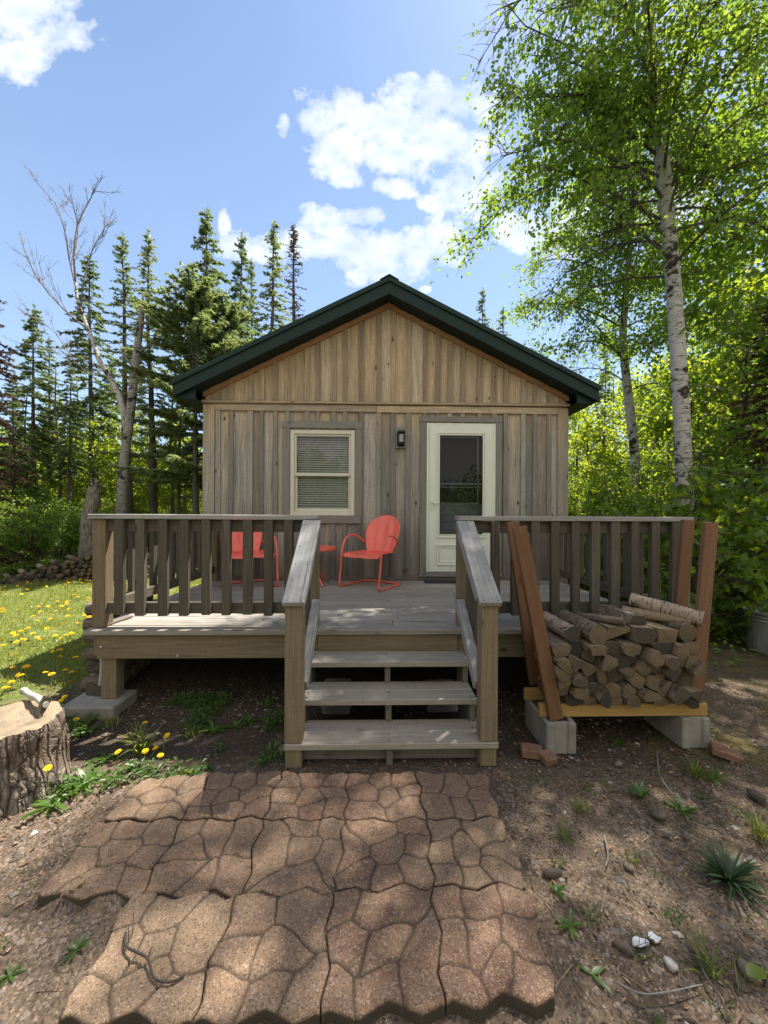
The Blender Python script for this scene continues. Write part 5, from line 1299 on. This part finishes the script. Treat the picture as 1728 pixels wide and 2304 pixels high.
def grow(mb_tr, trunk, limbs, twigs, leafn, lsize, seed, droop=.5, lw=.7, tpl=LEAF, limb_r=.03, spread=.14, mi=0, twig_len=.75, elev=(.25, .9), thin=(99, 1, -99), clump=(2.2, -1.0, -1.0)):
    """limbs: list of (height fraction along trunk path, azimuth, length). returns crown builder"""
    global rng
    keep = rng; rng = np.random.default_rng(seed); cr = MB(); T = np.asarray(trunk); n = len(T)
    pos, ax, nr = [], [], []
    for f, az, L in limbs:
        i0 = min(int(f * (n - 1)), n - 2); fr = f * (n - 1) - i0; c = T[i0] * (1 - fr) + T[i0 + 1] * fr
        d = np.array((math.cos(az), math.sin(az), 0)); sd = np.array((-d[1], d[0], 0)); e = rng.uniform(*elev); s = np.linspace(0, 1, 8)
        bend = rng.normal() * .25
        B = c + d * (s * L * math.cos(e))[:, None] + sd * (L * bend * s * s)[:, None] + np.array((0, 0, 1.)) * (L * (math.sin(e) * s - droop * s ** 2.2))[:, None] + np.cumsum(rng.normal(size=(8, 3)) * .02 * L, 0) * s[:, None]
        tube(mb_tr, B, np.linspace(limb_r * (.5 + .25 * L), .006, 8), 5, .5, mi, False)
        nt = max(2, int(twigs * L))
        for _ in range(nt):
            t_ = rng.uniform(.18, 1.); k0 = min(int(t_ * 7), 6); fr = t_ * 7 - k0; q = B[k0] * (1 - fr) + B[k0 + 1] * fr
            dv = nrm(d * rng.uniform(-.2, 1.) + sd * rng.normal() * .8 + np.array((0, 0, rng.uniform(-.5, .55)))); tl = twig_len * rng.uniform(.4, 1.2); s2 = np.linspace(0, 1, 5)
            Q = q + dv * (tl * s2)[:, None] + np.array((0, 0, -1.)) * (tl * droop * .8 * s2 ** 2)[:, None]
            tube(mb_tr, Q, np.linspace(.006, .002, 5), 3, .5, mi, False)
            nl = rng.poisson(leafn * (thin[1] if q[2] > thin[0] else 1.)); tt = rng.uniform(.1, 1.05, nl); k1 = np.minimum((tt * 4).astype(int), 3); f1 = tt * 4 - k1
            pp = Q[k1] * (1 - f1)[:, None] + Q[k1 + 1] * f1[:, None] + rng.normal(size=(nl, 3)) * spread * (.3 + .7 * tt)[:, None]
            pos.append(pp); ax.append(rdir(nl) * .8 + (0, 0, -.45) + dv * .3); nr.append(rdir(nl) + (0, 0, .5))
    pos, ax, nr = map(np.concatenate, (pos, ax, nr))
    gk = sum(np.sin(pos @ rng.normal(size=3) * clump[0] + rng.random() * 6) for _ in range(4))     # leaves hang in clumps with gaps between
    kp = gk > np.where((pos[:, 2] > thin[0]) | (pos[:, 1] < thin[2]), clump[2], clump[1]); pos, ax, nr = pos[kp], ax[kp], nr[kp]
    N = len(pos); L = lsize * rng.uniform(.65, 1.25, N)
    scatter(cr, tpl, pos, ax, nr, L, L * lw)
    rng = keep; return cr
def limbs_for(nl, f0, f1, prof, seed, bias=None):
    r = np.random.default_rng(seed); out = []
    for k in range(nl):
        f = f0 + (f1 - f0) * (k + r.random()) / nl; az = k * 2.4 + r.normal() * .4
        if bias is not None and r.random() < bias[1]: az = bias[0] + r.normal() * .7
        out.append((f, az, np.interp(f, *prof) * r.uniform(.7, 1.15)))
    return out

# the big birch: trunk follows its measured line, crown runs out of the top of the frame
def tline(pts, d, htop, lean=None):
    P = [at(x * 1728 / 1659, y * 1728 / 1659, d) for x, y in pts]; P[0][2] = -.1
    return np.array(P)
T1 = tline([(1488, 1377), (1478, 1050), (1470, 850), (1455, 620), (1437, 420), (1422, 250), (1408, 120)], 6.0, 14)
T1 = np.vstack([T1, T1[-1] + (-.15, .0, 1.6), T1[-1] + (-.35, .1, 3.4), T1[-1] + (-.3, .1, 5.2)]); T1 = crom(T1, 5)
h1 = T1[-1, 2]
t = thing('birch_tree', 'large white-barked birch right of the cabin, the thicker near trunk', 'birch', (T1[0, 0], T1[0, 1], 0), 'birches in leaf')
tr = MB(); tube(tr, T1, np.interp(T1[:, 2], [0, 2, 7, 11, h1], [.135, .118, .098, .072, .016]), 16, .5, 0, True, True, .05)
fz = lambda z: float(np.interp(z, T1[:, 2], np.linspace(0, 1, len(T1))))
L1 = limbs_for(62, fz(5.2), .985, ([0, fz(5.), fz(7.5), fz(10.5), fz(12.5), 1.], [1.5, 1.9, 2.6, 2.8, 2.4, .8]), 11)
L1 += [(fz(z), az, l) for z, az, l in ((6.2, 2.9, 2.6), (6.9, 3.3, 3.0), (5.9, 2.5, 2.4), (6.5, 3.6, 2.9), (7.2, 3.0, 3.0), (7.9, 3.1, 3.0), (8.1, 2.4, 2.8), (7.4, 3.9, 2.8), (8.8, 2.7, 2.6), (7.6, 2.6, 2.8), (8.3, 3.6, 2.8), (5.6, 3.1, 1.9), (9.0, 3.0, 2.5), (9.8, 3.4, 2.7), (10.6, 2.8, 3.0), (11.4, 3.3, 3.2), (7.0, .1, 2.6), (7.8, .6, 2.8), (8.4, 5.9, 3.), (6.4, 5.8, 2.2), (9.2, .3, 3.), (8.0, 1.2, 2.8), (12.2, 3.0, 3.2), (10.2, 3.9, 3.3), (11., 4.2, 3.2))]
cr = grow(tr, T1, L1, 12.5, 30, .070, 21, .42, .75, OVAL, .022, .11, 1, thin=(9.2, .95, 5.1), clump=(2.0, -1.1, 1.15))  # upper and near crown, mostly unseen, thinned to let sun patches through
tr.build('trunk', [M['birch'], M['birchlimb']], t); cr.build('crown', M['lbirch'], t)
T2 = tline([(1380, 1220), (1372, 1000), (1362, 900), (1346, 740), (1352, 640), (1362, 500), (1372, 380)], 9.0, 10); T2 = np.vstack([T2, T2[-1] + (.1, 0, 1.2), T2[-1] + (.1, .1, 2.4)]); T2 = crom(T2, 5)
t = thing('birch_tree', 'slimmer white birch behind the large one, crooked trunk', 'birch', (T2[0, 0], T2[0, 1], 0), 'birches in leaf')
tr = MB(); h2 = T2[-1, 2]; tube(tr, T2, np.interp(T2[:, 2], [0, 4, 8, h2], [.125, .10, .06, .012]), 12, .5, 0, True, True, .05)
fz2 = lambda z: float(np.interp(z, T2[:, 2], np.linspace(0, 1, len(T2))))
L2 = limbs_for(46, fz2(4.4), .98, ([0, fz2(4.4), fz2(6.5), fz2(9), 1.], [1.6, 2.2, 2.6, 2.2, .7]), 12); L2 += [(fz2(5.2), 3.1, 2.6), (fz2(6.0), 2.9, 3.), (fz2(6.8), 3.3, 3.)]
cr = grow(tr, T2, L2, 11., 30, .075, 22, .40, .75, LEAF, .02, .12, 1); tr.build('trunk', [M['birch'], M['birchlimb']], t); cr.build('crown', M['lbirch'], t)

def leafy(h, r, seed, nl=30, leafn=16, lsize=.09, f0=.25, droop=.3, tpl=LEAF, mat='lbright', bark='sprucebark', name='leafy_tree', cat='tree', tw=4.2):
    r_ = np.random.default_rng(seed); n = 10; T = np.stack([np.cumsum(r_.normal(size=n) * .05), np.cumsum(r_.normal(size=n) * .05), np.linspace(-.1, h, n)], 1); T[0, :2] = 0; T = crom(T, 3)
    tr = MB(); tube(tr, T, np.linspace(h * .010 + .025, .008, len(T)), 8, .5)
    cr = grow(tr, T, limbs_for(nl, f0, .98, ([0, f0, .55, 1.], [r * .7, r * .9, r, r * .3]), seed + 5), tw, leafn, lsize, seed + 9, droop, .75, tpl, .018, .16)
    t = thing(name, 'tree', cat, (0, 0, 0)); tr.build('trunk', M[bark], t); cr.build('crown', M[mat], t); return t
LT = {'a': leafy(8, 2.1, 31, 44, 24, .125, .15, tw=6), 'b': leafy(7, 2.0, 32, 44, 24, .125, .06, tw=6), 'c': leafy(9, 2.5, 33, 48, 26, .12, .25, tw=6.5, mat='lbirch', bark='birch', name='birch_tree', cat='birch'),
      'd': leafy(4.2, 1.3, 34, 44, 22, .095, .04, tw=7, mat='lmaple', name='maple_sapling', cat='sapling'), 'e': leafy(3.2, 1.2, 35, 44, 22, .10, .03, tw=7, mat='lbush', name='bush', cat='bush')}
G5 = 'leafy trees of the surrounding woods'
def lt(kind, x, y, s, label, sz=None):
    place_tree(LT[kind], label, (x, y, gz(x, y) - .05), s if sz is None else (s, s, sz), group=G5)
def lpx(px, d): return float(at(px * 1728 / 1659, 1100, d)[0])
lt('a', lpx(1615, 9.), 9., .98, 'leafy tree filling the right frame edge above the saplings')
lt('c', 8.0, 7.2, 1.25, 'leafy birch at the right frame edge, its crown filling the upper corner')
lt('a', lpx(1215, 15), 15, .85, 'bright green tree just past the right roof end')
lt('b', lpx(1275, 12.5), 12.5, .75, 'yellow-green young tree under the right eave')
lt('a', lpx(1330, 17), 17, 1.05, 'bright tree between cabin corner and thinner birch')
lt('b', lpx(1420, 13), 13, .95, 'yellow-green tree seen between the two birch trunks')
lt('c', lpx(1560, 12), 12, 1.05, 'green birch standing back beyond the thick birch trunk')
lt('a', lpx(1535, 10.5), 10.5, .72, 'light green tree right of the thick birch trunk')
lt('b', lpx(1640, 13), 13, 1.15, 'tall leafy tree behind the reddish conifer')
lt('b', lpx(1180, 19), 19, .9, 'distant bright tree at the right roof slope')
lt('b', lpx(650, 15.5), 15.5, 1.26, 'bright yellow-green tree top over the left roof slope, beside the brown spire')
lt('a', lpx(690, 16.5), 16.5, 1.1, 'bright tree top peeking over the roof nearest the ridge')
lt('b', lpx(400, 16), 16, .62, 'bright green tree low between the slim trunks by the cabin')
lt('b', lpx(300, 18), 18, .68, 'bright green tree far behind the broken birch')
lt('a', lpx(345, 20), 20, .6, 'small bright tree far behind the slender tall spruce')
lt('b', lpx(180, 18), 18, .7, 'bright green tree in the woods behind the snag')
lt('a', lpx(110, 20), 20, .72, 'leafy tree deep in the woods over the far pile')
lt('b', lpx(40, 17), 17, .7, 'leafy tree in the woods near the left frame edge')
lt('a', lpx(240, 22), 22, .7, 'leafy tree far back between snag and broken birch')
lt('a', lpx(440, 21), 21, .62, 'leafy tree far back beside the cabin wall')
for k, (px, d, s) in enumerate(((1250, 20, .9), (1310, 14.5, .62), (1370, 19, 1.05), (1440, 18, 1.15), (1500, 16, 1.05), (1590, 17, 1.2), (1690, 11.5, .85))):
    lt('ab'[k % 2], lpx(px, d), d, s, 'bright leafy tree in the woods right of the cabin, %s from the cabin wall' % ORD[k])
for k, (x, y, s) in enumerate(((8.5, 3.8, .9), (10.5, 6., 1.1), (11.5, 9.5, 1.1), (9.5, 11.5, 1.), (13.5, 4., 1.1), (13., 13., 1.1))):
    lt('ab'[k % 2], x, y, s, 'leafy tree in the woods beyond the right frame edge, %s from the yard' % ORD[k])
for k, (px, d, s) in enumerate(((20, 22, .8), (75, 15.5, .72), (145, 15, .75), (215, 14.5, .7), (275, 16, .75), (325, 15, .7), (370, 17, .75), (425, 14.5, .6))):
    lt('ab'[k % 2], lpx(px, d), d, s, 'low leafy tree filling the woods behind the side lawn, %s from the frame edge' % ORD[k])
for k, (x, y, s) in enumerate(((lpx(1240, 9.5), 9.5, .62), (lpx(1310, 8.6), 8.6, .62), (lpx(1390, 8.0), 8.0, .68), (lpx(1450, 9.2), 9.2, .8), (lpx(1545, 7.6), 7.6, .75))):
    lt('d', x, y, s, 'maple sapling behind the right deck railing, %s from the cabin' % ORD[k])
for k, (x, y, s) in enumerate(((lpx(20, 10.5), 10.5, .60), (lpx(75, 10.), 10., .55), (lpx(130, 10.8), 10.8, .58), (lpx(175, 11.5), 11.5, .55), (lpx(230, 12.5), 12.5, .58), (lpx(-10, 9.2), 9.2, .5), (lpx(320, 12.6), 12.6, .45), (lpx(380, 13.), 13., .45), (lpx(55, 12.5), 12.5, .8))):
    lt('e', x, y, s, 'green bush at the lawn edge, %s of the line before the woods' % ORD[k])
for k, (x, y, s) in enumerate(((5.2, 5.0, .50), (4.4, 6.0, .52), (3.75, 6.7, .48), (6.0, 6.0, .72), (5.5, 4.2, .45))):
    lt('e', x, y, s, 'dark green bush beyond the firewood rack, %s of the clump' % ORD[k])

# near maple saplings with big leaves at the right edge
def sapling(x, y, h, nst, seed, label, lsize=.115):
    r_ = np.random.default_rng(seed); t = thing('maple_sapling', label, 'sapling', (x, y, 0), 'big-leaved saplings right of the rack'); tr = MB(); crs = MB(); first = None
    for s in range(nst):
        a = r_.random() * 6.28; n = 7; zz = np.linspace(0, h * r_.uniform(.7, 1.05), n); b = r_.uniform(.05, .3); T = np.stack([x + math.cos(a) * b * zz + np.cumsum(r_.normal(size=n) * .02), y + math.sin(a) * b * zz + np.cumsum(r_.normal(size=n) * .02), zz - .02], 1)
        T = crom(T, 3); tube(tr, T, np.linspace(.016, .004, len(T)), 6, .5)
        c = grow(tr, T, limbs_for(11, .18, .99, ([0, .2, .6, 1.], [.5, .65, .55, .2]), seed * 7 + s), 6.5, 7, lsize, seed * 13 + s, .2, .95, MAPLE, .008, .07, 0, .28, (.1, .8))
        n0 = crs.n; crs.V += c.V; crs.G += c.G; crs.R += c.R; crs.F += [f + n0 for f in c.F]; crs.M += c.M; crs.S += c.S; crs.n += c.n
    tr.build('stem', M['twig'], t); crs.build('foliage', M['lmaple'], t)
sapling(4.75, 4.75, 2.55, 5, 51, 'tall maple sapling above the grey bin')
sapling(3.95, 4.55, 1.55, 4, 52, 'maple sapling with pale hanging leaves behind the rack upright')
sapling(4.35, 5.5, 2.4, 5, 53, 'maple sapling in front of the thick birch trunk')
sapling(5.6, 5.2, 3.0, 5, 54, 'tallest maple sapling at the right frame edge')
sapling(3.45, 5.6, 1.6, 4, 55, 'maple sapling just outside the right deck railing')
sapling(3.3, 6.9, 1.9, 4, 56, 'maple sapling at the cabin corner behind the deck')
sapling(4.4, 7.3, 2.3, 4, 57, 'maple sapling at the foot of the slimmer birch')

# bare forked birch with broken top, and snag
D = 11.
TB = tline([(258, 1260), (262, 1110), (268, 1000), (282, 890), (292, 790), (302, 710), (308, 662)], D, 8); TB = crom(TB, 4)
t = thing('birch_tree', 'forked birch with snapped-off trunk top and a bare white limb', 'birch', (TB[0, 0], D, 0))
tr = MB(); rr = np.interp(np.linspace(0, 1, len(TB)), [0, .3, .6, 1], [.155, .125, .105, .07]); tube(tr, TB, rr, 12, .5, 0, True, True, .08)
for q in range(4): e = TB[-1] + (rng.normal() * .03, rng.normal() * .03, 0); tube(tr, [e, e + (rng.normal() * .03, 0, .22 + .2 * rng.random())], [.04, .006], 5, .5, 1)
def pl(pts, d=D, wob=.12): return crom([at(x * 1728 / 1659, y * 1728 / 1659, d + rng.normal() * wob) for x, y in pts], 4)
for pts_, r0 in (([(300, 760), (325, 742), (345, 700)], .05), ([(296, 800), (270, 772), (255, 735)], .045), ([(290, 850), (325, 835), (355, 840)], .035), ([(305, 700), (340, 690), (352, 668)], .045), ([(285, 900), (318, 905), (330, 930)], .015)):
    Q = pl(pts_); tube(tr, Q, np.linspace(r0, .006, len(Q)), 5, .5, 1, False)
tr.build('trunk', [M['oldbirch'], M['deadlimb']], t)
lm = MB(); main = pl([(272, 925), (262, 870), (240, 820), (215, 780), (200, 735), (182, 690), (168, 650), (163, 610)], D, .05); tube(lm, main, np.linspace(.088, .030, len(main)), 9, .5, 1)
def bare(mb, P, r0, depth, r_):
    tube(mb, P, np.linspace(r0, max(.0028, r0 * .22), len(P)), 5 if r0 > .012 else 3, .5, 0, False)
    if depth == 0: return
    L = np.linalg.norm(P[-1] - P[0]); n = len(P)
    for _ in range(10 if depth == 2 else 7):
        i0 = r_.integers(int(n * .2), n - 1); dv = nrm(nrm(P[min(i0 + 1, n - 1)] - P[i0]) + r_.normal(size=3) * .38 + (0, 0, .12)); l = L * r_.uniform(.14, .34)
        s = np.linspace(0, 1, 6); Q = P[i0] + dv * (l * s)[:, None] + np.array((0, 0, .12 * l)) * (s ** 2)[:, None] + np.cumsum(r_.normal(size=(6, 3)) * .015 * l, 0); bare(mb, Q, max(.0042, r0 * .34), depth - 1, r_)
r_ = np.random.default_rng(5)
for pts_, r0 in (([(163, 610), (160, 540), (170, 480), (195, 430), (205, 408)], .03), ([(165, 625), (150, 560), (140, 500), (120, 440), (105, 430)], .026), ([(190, 712), (140, 670), (95, 620), (60, 560), (42, 500)], .030), ([(175, 665), (182, 600), (200, 540), (222, 500), (232, 470)], .022), ([(235, 815), (170, 790), (120, 720), (80, 690), (30, 660)], .018), ([(160, 560), (168, 500), (160, 450), (150, 428)], .018), ([(225, 800), (180, 770), (110, 760), (40, 740)], .012)):
    bare(lm, pl(pts_, D, .1), r0, 2, r_)
lm.build('bare_limb', [M['deadlimb'], M['birch']], t)
D2 = 10.2; TS = tline([(183, 1260), (188, 1200), (192, 1130), (200, 1085), (204, 1052)], D2, 3); TS = crom(TS, 4)
t = thing('dead_snag', 'short broken grey dead trunk rising behind the far wood pile', 'dead trunk', (TS[0, 0], D2, 0))
tr = MB(); tube(tr, TS, np.interp(np.linspace(0, 1, len(TS)), [0, .5, .8, 1], [.21, .17, .165, .12]), 14, .5, 0, True, True, .16)
tr.build('trunk', M['snag'], t); tr = MB()
for q in range(7): e = TS[-1] + (rng.normal() * .06, rng.normal() * .06, -.05); tube(tr, [e, e + (rng.normal() * .04, 0, .10 + .2 * rng.random())], [.05, .008], 5, .5, 0)
tr.build('splintered_top', M['snag'], t)

# slim bare trunks and the far woods
for k, (px, d, h) in enumerate(((385, 14, 7), (55, 14.5, 6), (118, 13.5, 6.5), (160, 16, 7), (1246, 14, 5), (1232, 16, 6))):
    x = lpx(px, d); T = crom(np.stack([x + np.cumsum(rng.normal(size=6) * .05), np.full(6, d), np.linspace(-.1, h, 6)], 1), 3)
    t = thing('bare_trunk', 'thin bare dead trunk among the woods, %s' % ['between two slim spruces', 'near the left frame edge', 'above the far wood pile', 'left of the snag', 'just right of the cabin wall', 'right of the cabin, farther back'][k], 'dead trunk', (x, d, 0), 'bare trunks in the woods')
    tr = MB(); tube(tr, T, np.linspace(.075 if k < 4 else .09, .015, len(T)), 7, .5)
    tr.build('trunk', M['sprucebark'], t); tr = MB()
    for _ in range(26):
        q = T[rng.integers(3, len(T) - 1)]; a = rng.random() * 6.28; l = rng.uniform(.3, 1.); tube(tr, [q, q + (math.cos(a) * l * .5, math.sin(a) * l * .5, rng.normal() * .06), q + (math.cos(a) * l, math.sin(a) * l, rng.normal() * .12 - .05)], [.010, .006, .003], 3, .5, 0, False)
    tr.build('dead_branches', M['sprucebark'], t)
N = 110000; a = rng.random(N) * 6.283; x_ = np.sin(a) * 30; r0 = rng.uniform(21, 42, N); hh = 4.2 + 3.2 * vnoise(a * 6, r0 * .12, 1.7, 80) * 2 + 1.2 * np.sin(a * 23)
z = rng.random(N) ** .8 * np.clip(hh + 2.2 * (x_ < -3), 2.5, 10) * (.75 + .25 * (r0 - 21) / 21); x, y = np.sin(a) * r0, 4 + np.cos(a) * r0
mb = MB(); L = rng.uniform(.25, .55, N); scatter(mb, OVAL, np.stack([x, y, z], 1), rdir(N), rdir(N), L, L * .8)
tag(mb.build('far_woods', M['lbright']), 'bright green far woods all round the clearing', 'woods', kind='stuff')

# ------------------------------------------------------------------ world
W = bpy.data.worlds.new('World'); scene.world = W; W.use_nodes = True
nt = W.node_tree; nt.nodes.clear()
class WN(NT):
    def __init__(s, tree): s.t = tree
w = WN(nt)
wout = nt.nodes.new('ShaderNodeOutputWorld')
sky = w.n('TexSky', sky_type='NISHITA'); sky.sun_disc = False
sky.sun_elevation = math.asin(SUN[2]); sky.sun_rotation = math.atan2(SUN[0], SUN[1]); sky.altitude = 300; sky.air_density = 1.0; sky.dust_density = .6; sky.ozone_density = 1.6
SKY_S, CLOUD = .0715, .52
dirv = w.n('TexCoord').outputs['Generated']
s3 = w.n('SeparateXYZ', {0: dirv}); yy = w.math('MAXIMUM', s3.outputs[1], .02)
pu = w.math('DIVIDE', s3.outputs[0], yy); pv = w.math('DIVIDE', s3.outputs[2], yy)
pvec = w.n('CombineXYZ', {0: pu, 1: pv}).outputs[0]
def uv(px, py):
    r = ray(px * 1728 / 1659, py * 1728 / 1659); return r[0] / r[1], r[2] / r[1]
blobs = [(50, 30, 100, 60), (130, 75, 70, 42), (40, 120, 66, 44), (685, 258, 48, 50), (725, 330, 56, 50), (750, 222, 34, 34), (850, 265, 100, 42), (945, 205, 72, 38), (1020, 225, 60, 46), (860, 330, 70, 42), (965, 310, 95, 62), (1010, 410, 70, 55), (614, 268, 14, 24), (845, 405, 42, 20), (745, 385, 40, 22),
         (645, 530, 75, 40), (760, 535, 110, 48), (700, 485, 48, 32), (900, 535, 95, 38), (530, 535, 58, 26), (790, 465, 42, 26), (960, 520, 60, 40), (482, 485, 12, 24), (930, 440, 20, 16), (915, 625, 12, 8), (820, 585, 70, 34), (1135, 495, 60, 40), (1250, 480, 90, 60), (1480, 430, 90, 70)]
dens = None
for bxp, byp, rx, ry in blobs:
    u0, v0 = uv(bxp, byp)
    q = w.n('VectorMath', {0: pvec, 1: (u0, v0, 0)}, operation='SUBTRACT').outputs[0]
    q = w.vmul(q, (F / rx, F / ry, 0)); ln = w.n('VectorMath', {0: q}, operation='LENGTH').outputs['Value']
    dd = w.math('SUBTRACT', 1.25, ln)
    dens = dd if dens is None else w.n('Math', {0: dens, 1: dd, 2: .25}, operation='SMOOTH_MAX').outputs[0]
nz = w.noise(pvec, 7., 10., .58, .15); nz2 = w.noise(pvec, 2.6, 4., .5)
nzb = w.noise(pvec, 22., 10., .62, .2)
dsum = w.math('ADD', w.math('MULTIPLY', dens, 1.15), w.math('ADD', w.math('MULTIPLY', w.math('SUBTRACT', nz, .52), 3.4), w.math('MULTIPLY', w.math('SUBTRACT', nzb, .5), 1.9)))
front = w.ramp(s3.outputs[1], .05, .25)
cf = w.math('MULTIPLY', w.ramp(dsum, -.08, .95), front)
cf = w.n('Math', {0: cf, 1: .75}, operation='POWER').outputs[0]
# unseen bright cloud bank added behind the viewer to light the facade
n3 = w.noise(dirv, 2.2, 6., .55)
back = w.math('MULTIPLY', w.ramp(s3.outputs[1], .0, -.30), w.ramp(n3, .30, .52))
back = w.math('MULTIPLY', back, w.ramp(s3.outputs[2], .02, .12))
shade = w.ramp(w.math('ADD', w.math('MULTIPLY', dens, .55), w.math('MULTIPLY', nz2, .9)), .30, 1.15)
ccol = w.mix(shade, (1.0, 1.0, .99), (.56, .65, .77))
sk = w.mix(1., sky.outputs[0], (SKY_S * .93, SKY_S * 1.02, SKY_S * 1.1), 'MULTIPLY')
hz = w.ramp(s3.outputs[2], .0, .8, .50, .10)
sk = w.mix(hz, sk, (.62 * CLOUD, .78 * CLOUD, 1.0 * CLOUD))
c1 = w.mix(cf, sk, w.mix(1., ccol, (CLOUD, CLOUD, CLOUD), 'MULTIPLY'))
BACK_FILL = .43
c2_ = w.mix(back, c1, (BACK_FILL * 1.06, BACK_FILL, BACK_FILL * .93))
bg = w.n('Background', {'Color': c2_, 'Strength': 1.})
nt.links.new(bg.outputs[0], wout.inputs[0])

sun = bpy.data.lights.new('sun', 'SUN'); sun.energy = 5.; sun.angle = R(.53); sun.color = (1., .93, .82)
so = bpy.data.objects.new('sun', sun); COL.objects.link(so); so.rotation_euler = Vector(SUN).to_track_quat('Z', 'Y').to_euler(); so.location = (8, 9, 24)

# ------------------------------------------------------------------ camera and render
cam = bpy.data.cameras.new('camera'); co = bpy.data.objects.new('camera', cam); COL.objects.link(co)
cam.sensor_fit = 'VERTICAL'; cam.sensor_height = 36; cam.lens = F / 2212 * 36; cam.shift_y = (CY - 1106) / 2212; cam.clip_end = 3000; cam.clip_start = .05
co.location = (0, 0, EYE)
co.rotation_euler = (Matrix.Rotation(-TH, 3, 'Z') @ Matrix.Rotation(R(90), 3, 'X') @ Matrix.Rotation(PH, 3, 'Z')).to_euler()
scene.camera = co
vs = scene.view_settings; scene.display_settings.display_device = 'sRGB'
vs.view_transform = 'Standard'; vs.look = 'None'; vs.exposure = 1.42; vs.gamma = 1.; vs.use_curve_mapping = False
scene.render.engine = 'CYCLES'
cy = scene.cycles; cy.use_denoising = True; cy.max_bounces = 8; cy.diffuse_bounces = 4; cy.glossy_bounces = 3; cy.transmission_bounces = 6; cy.transparent_max_bounces = 8
cy.caustics_reflective = False; cy.caustics_refractive = False; cy.sample_clamp_indirect = 8
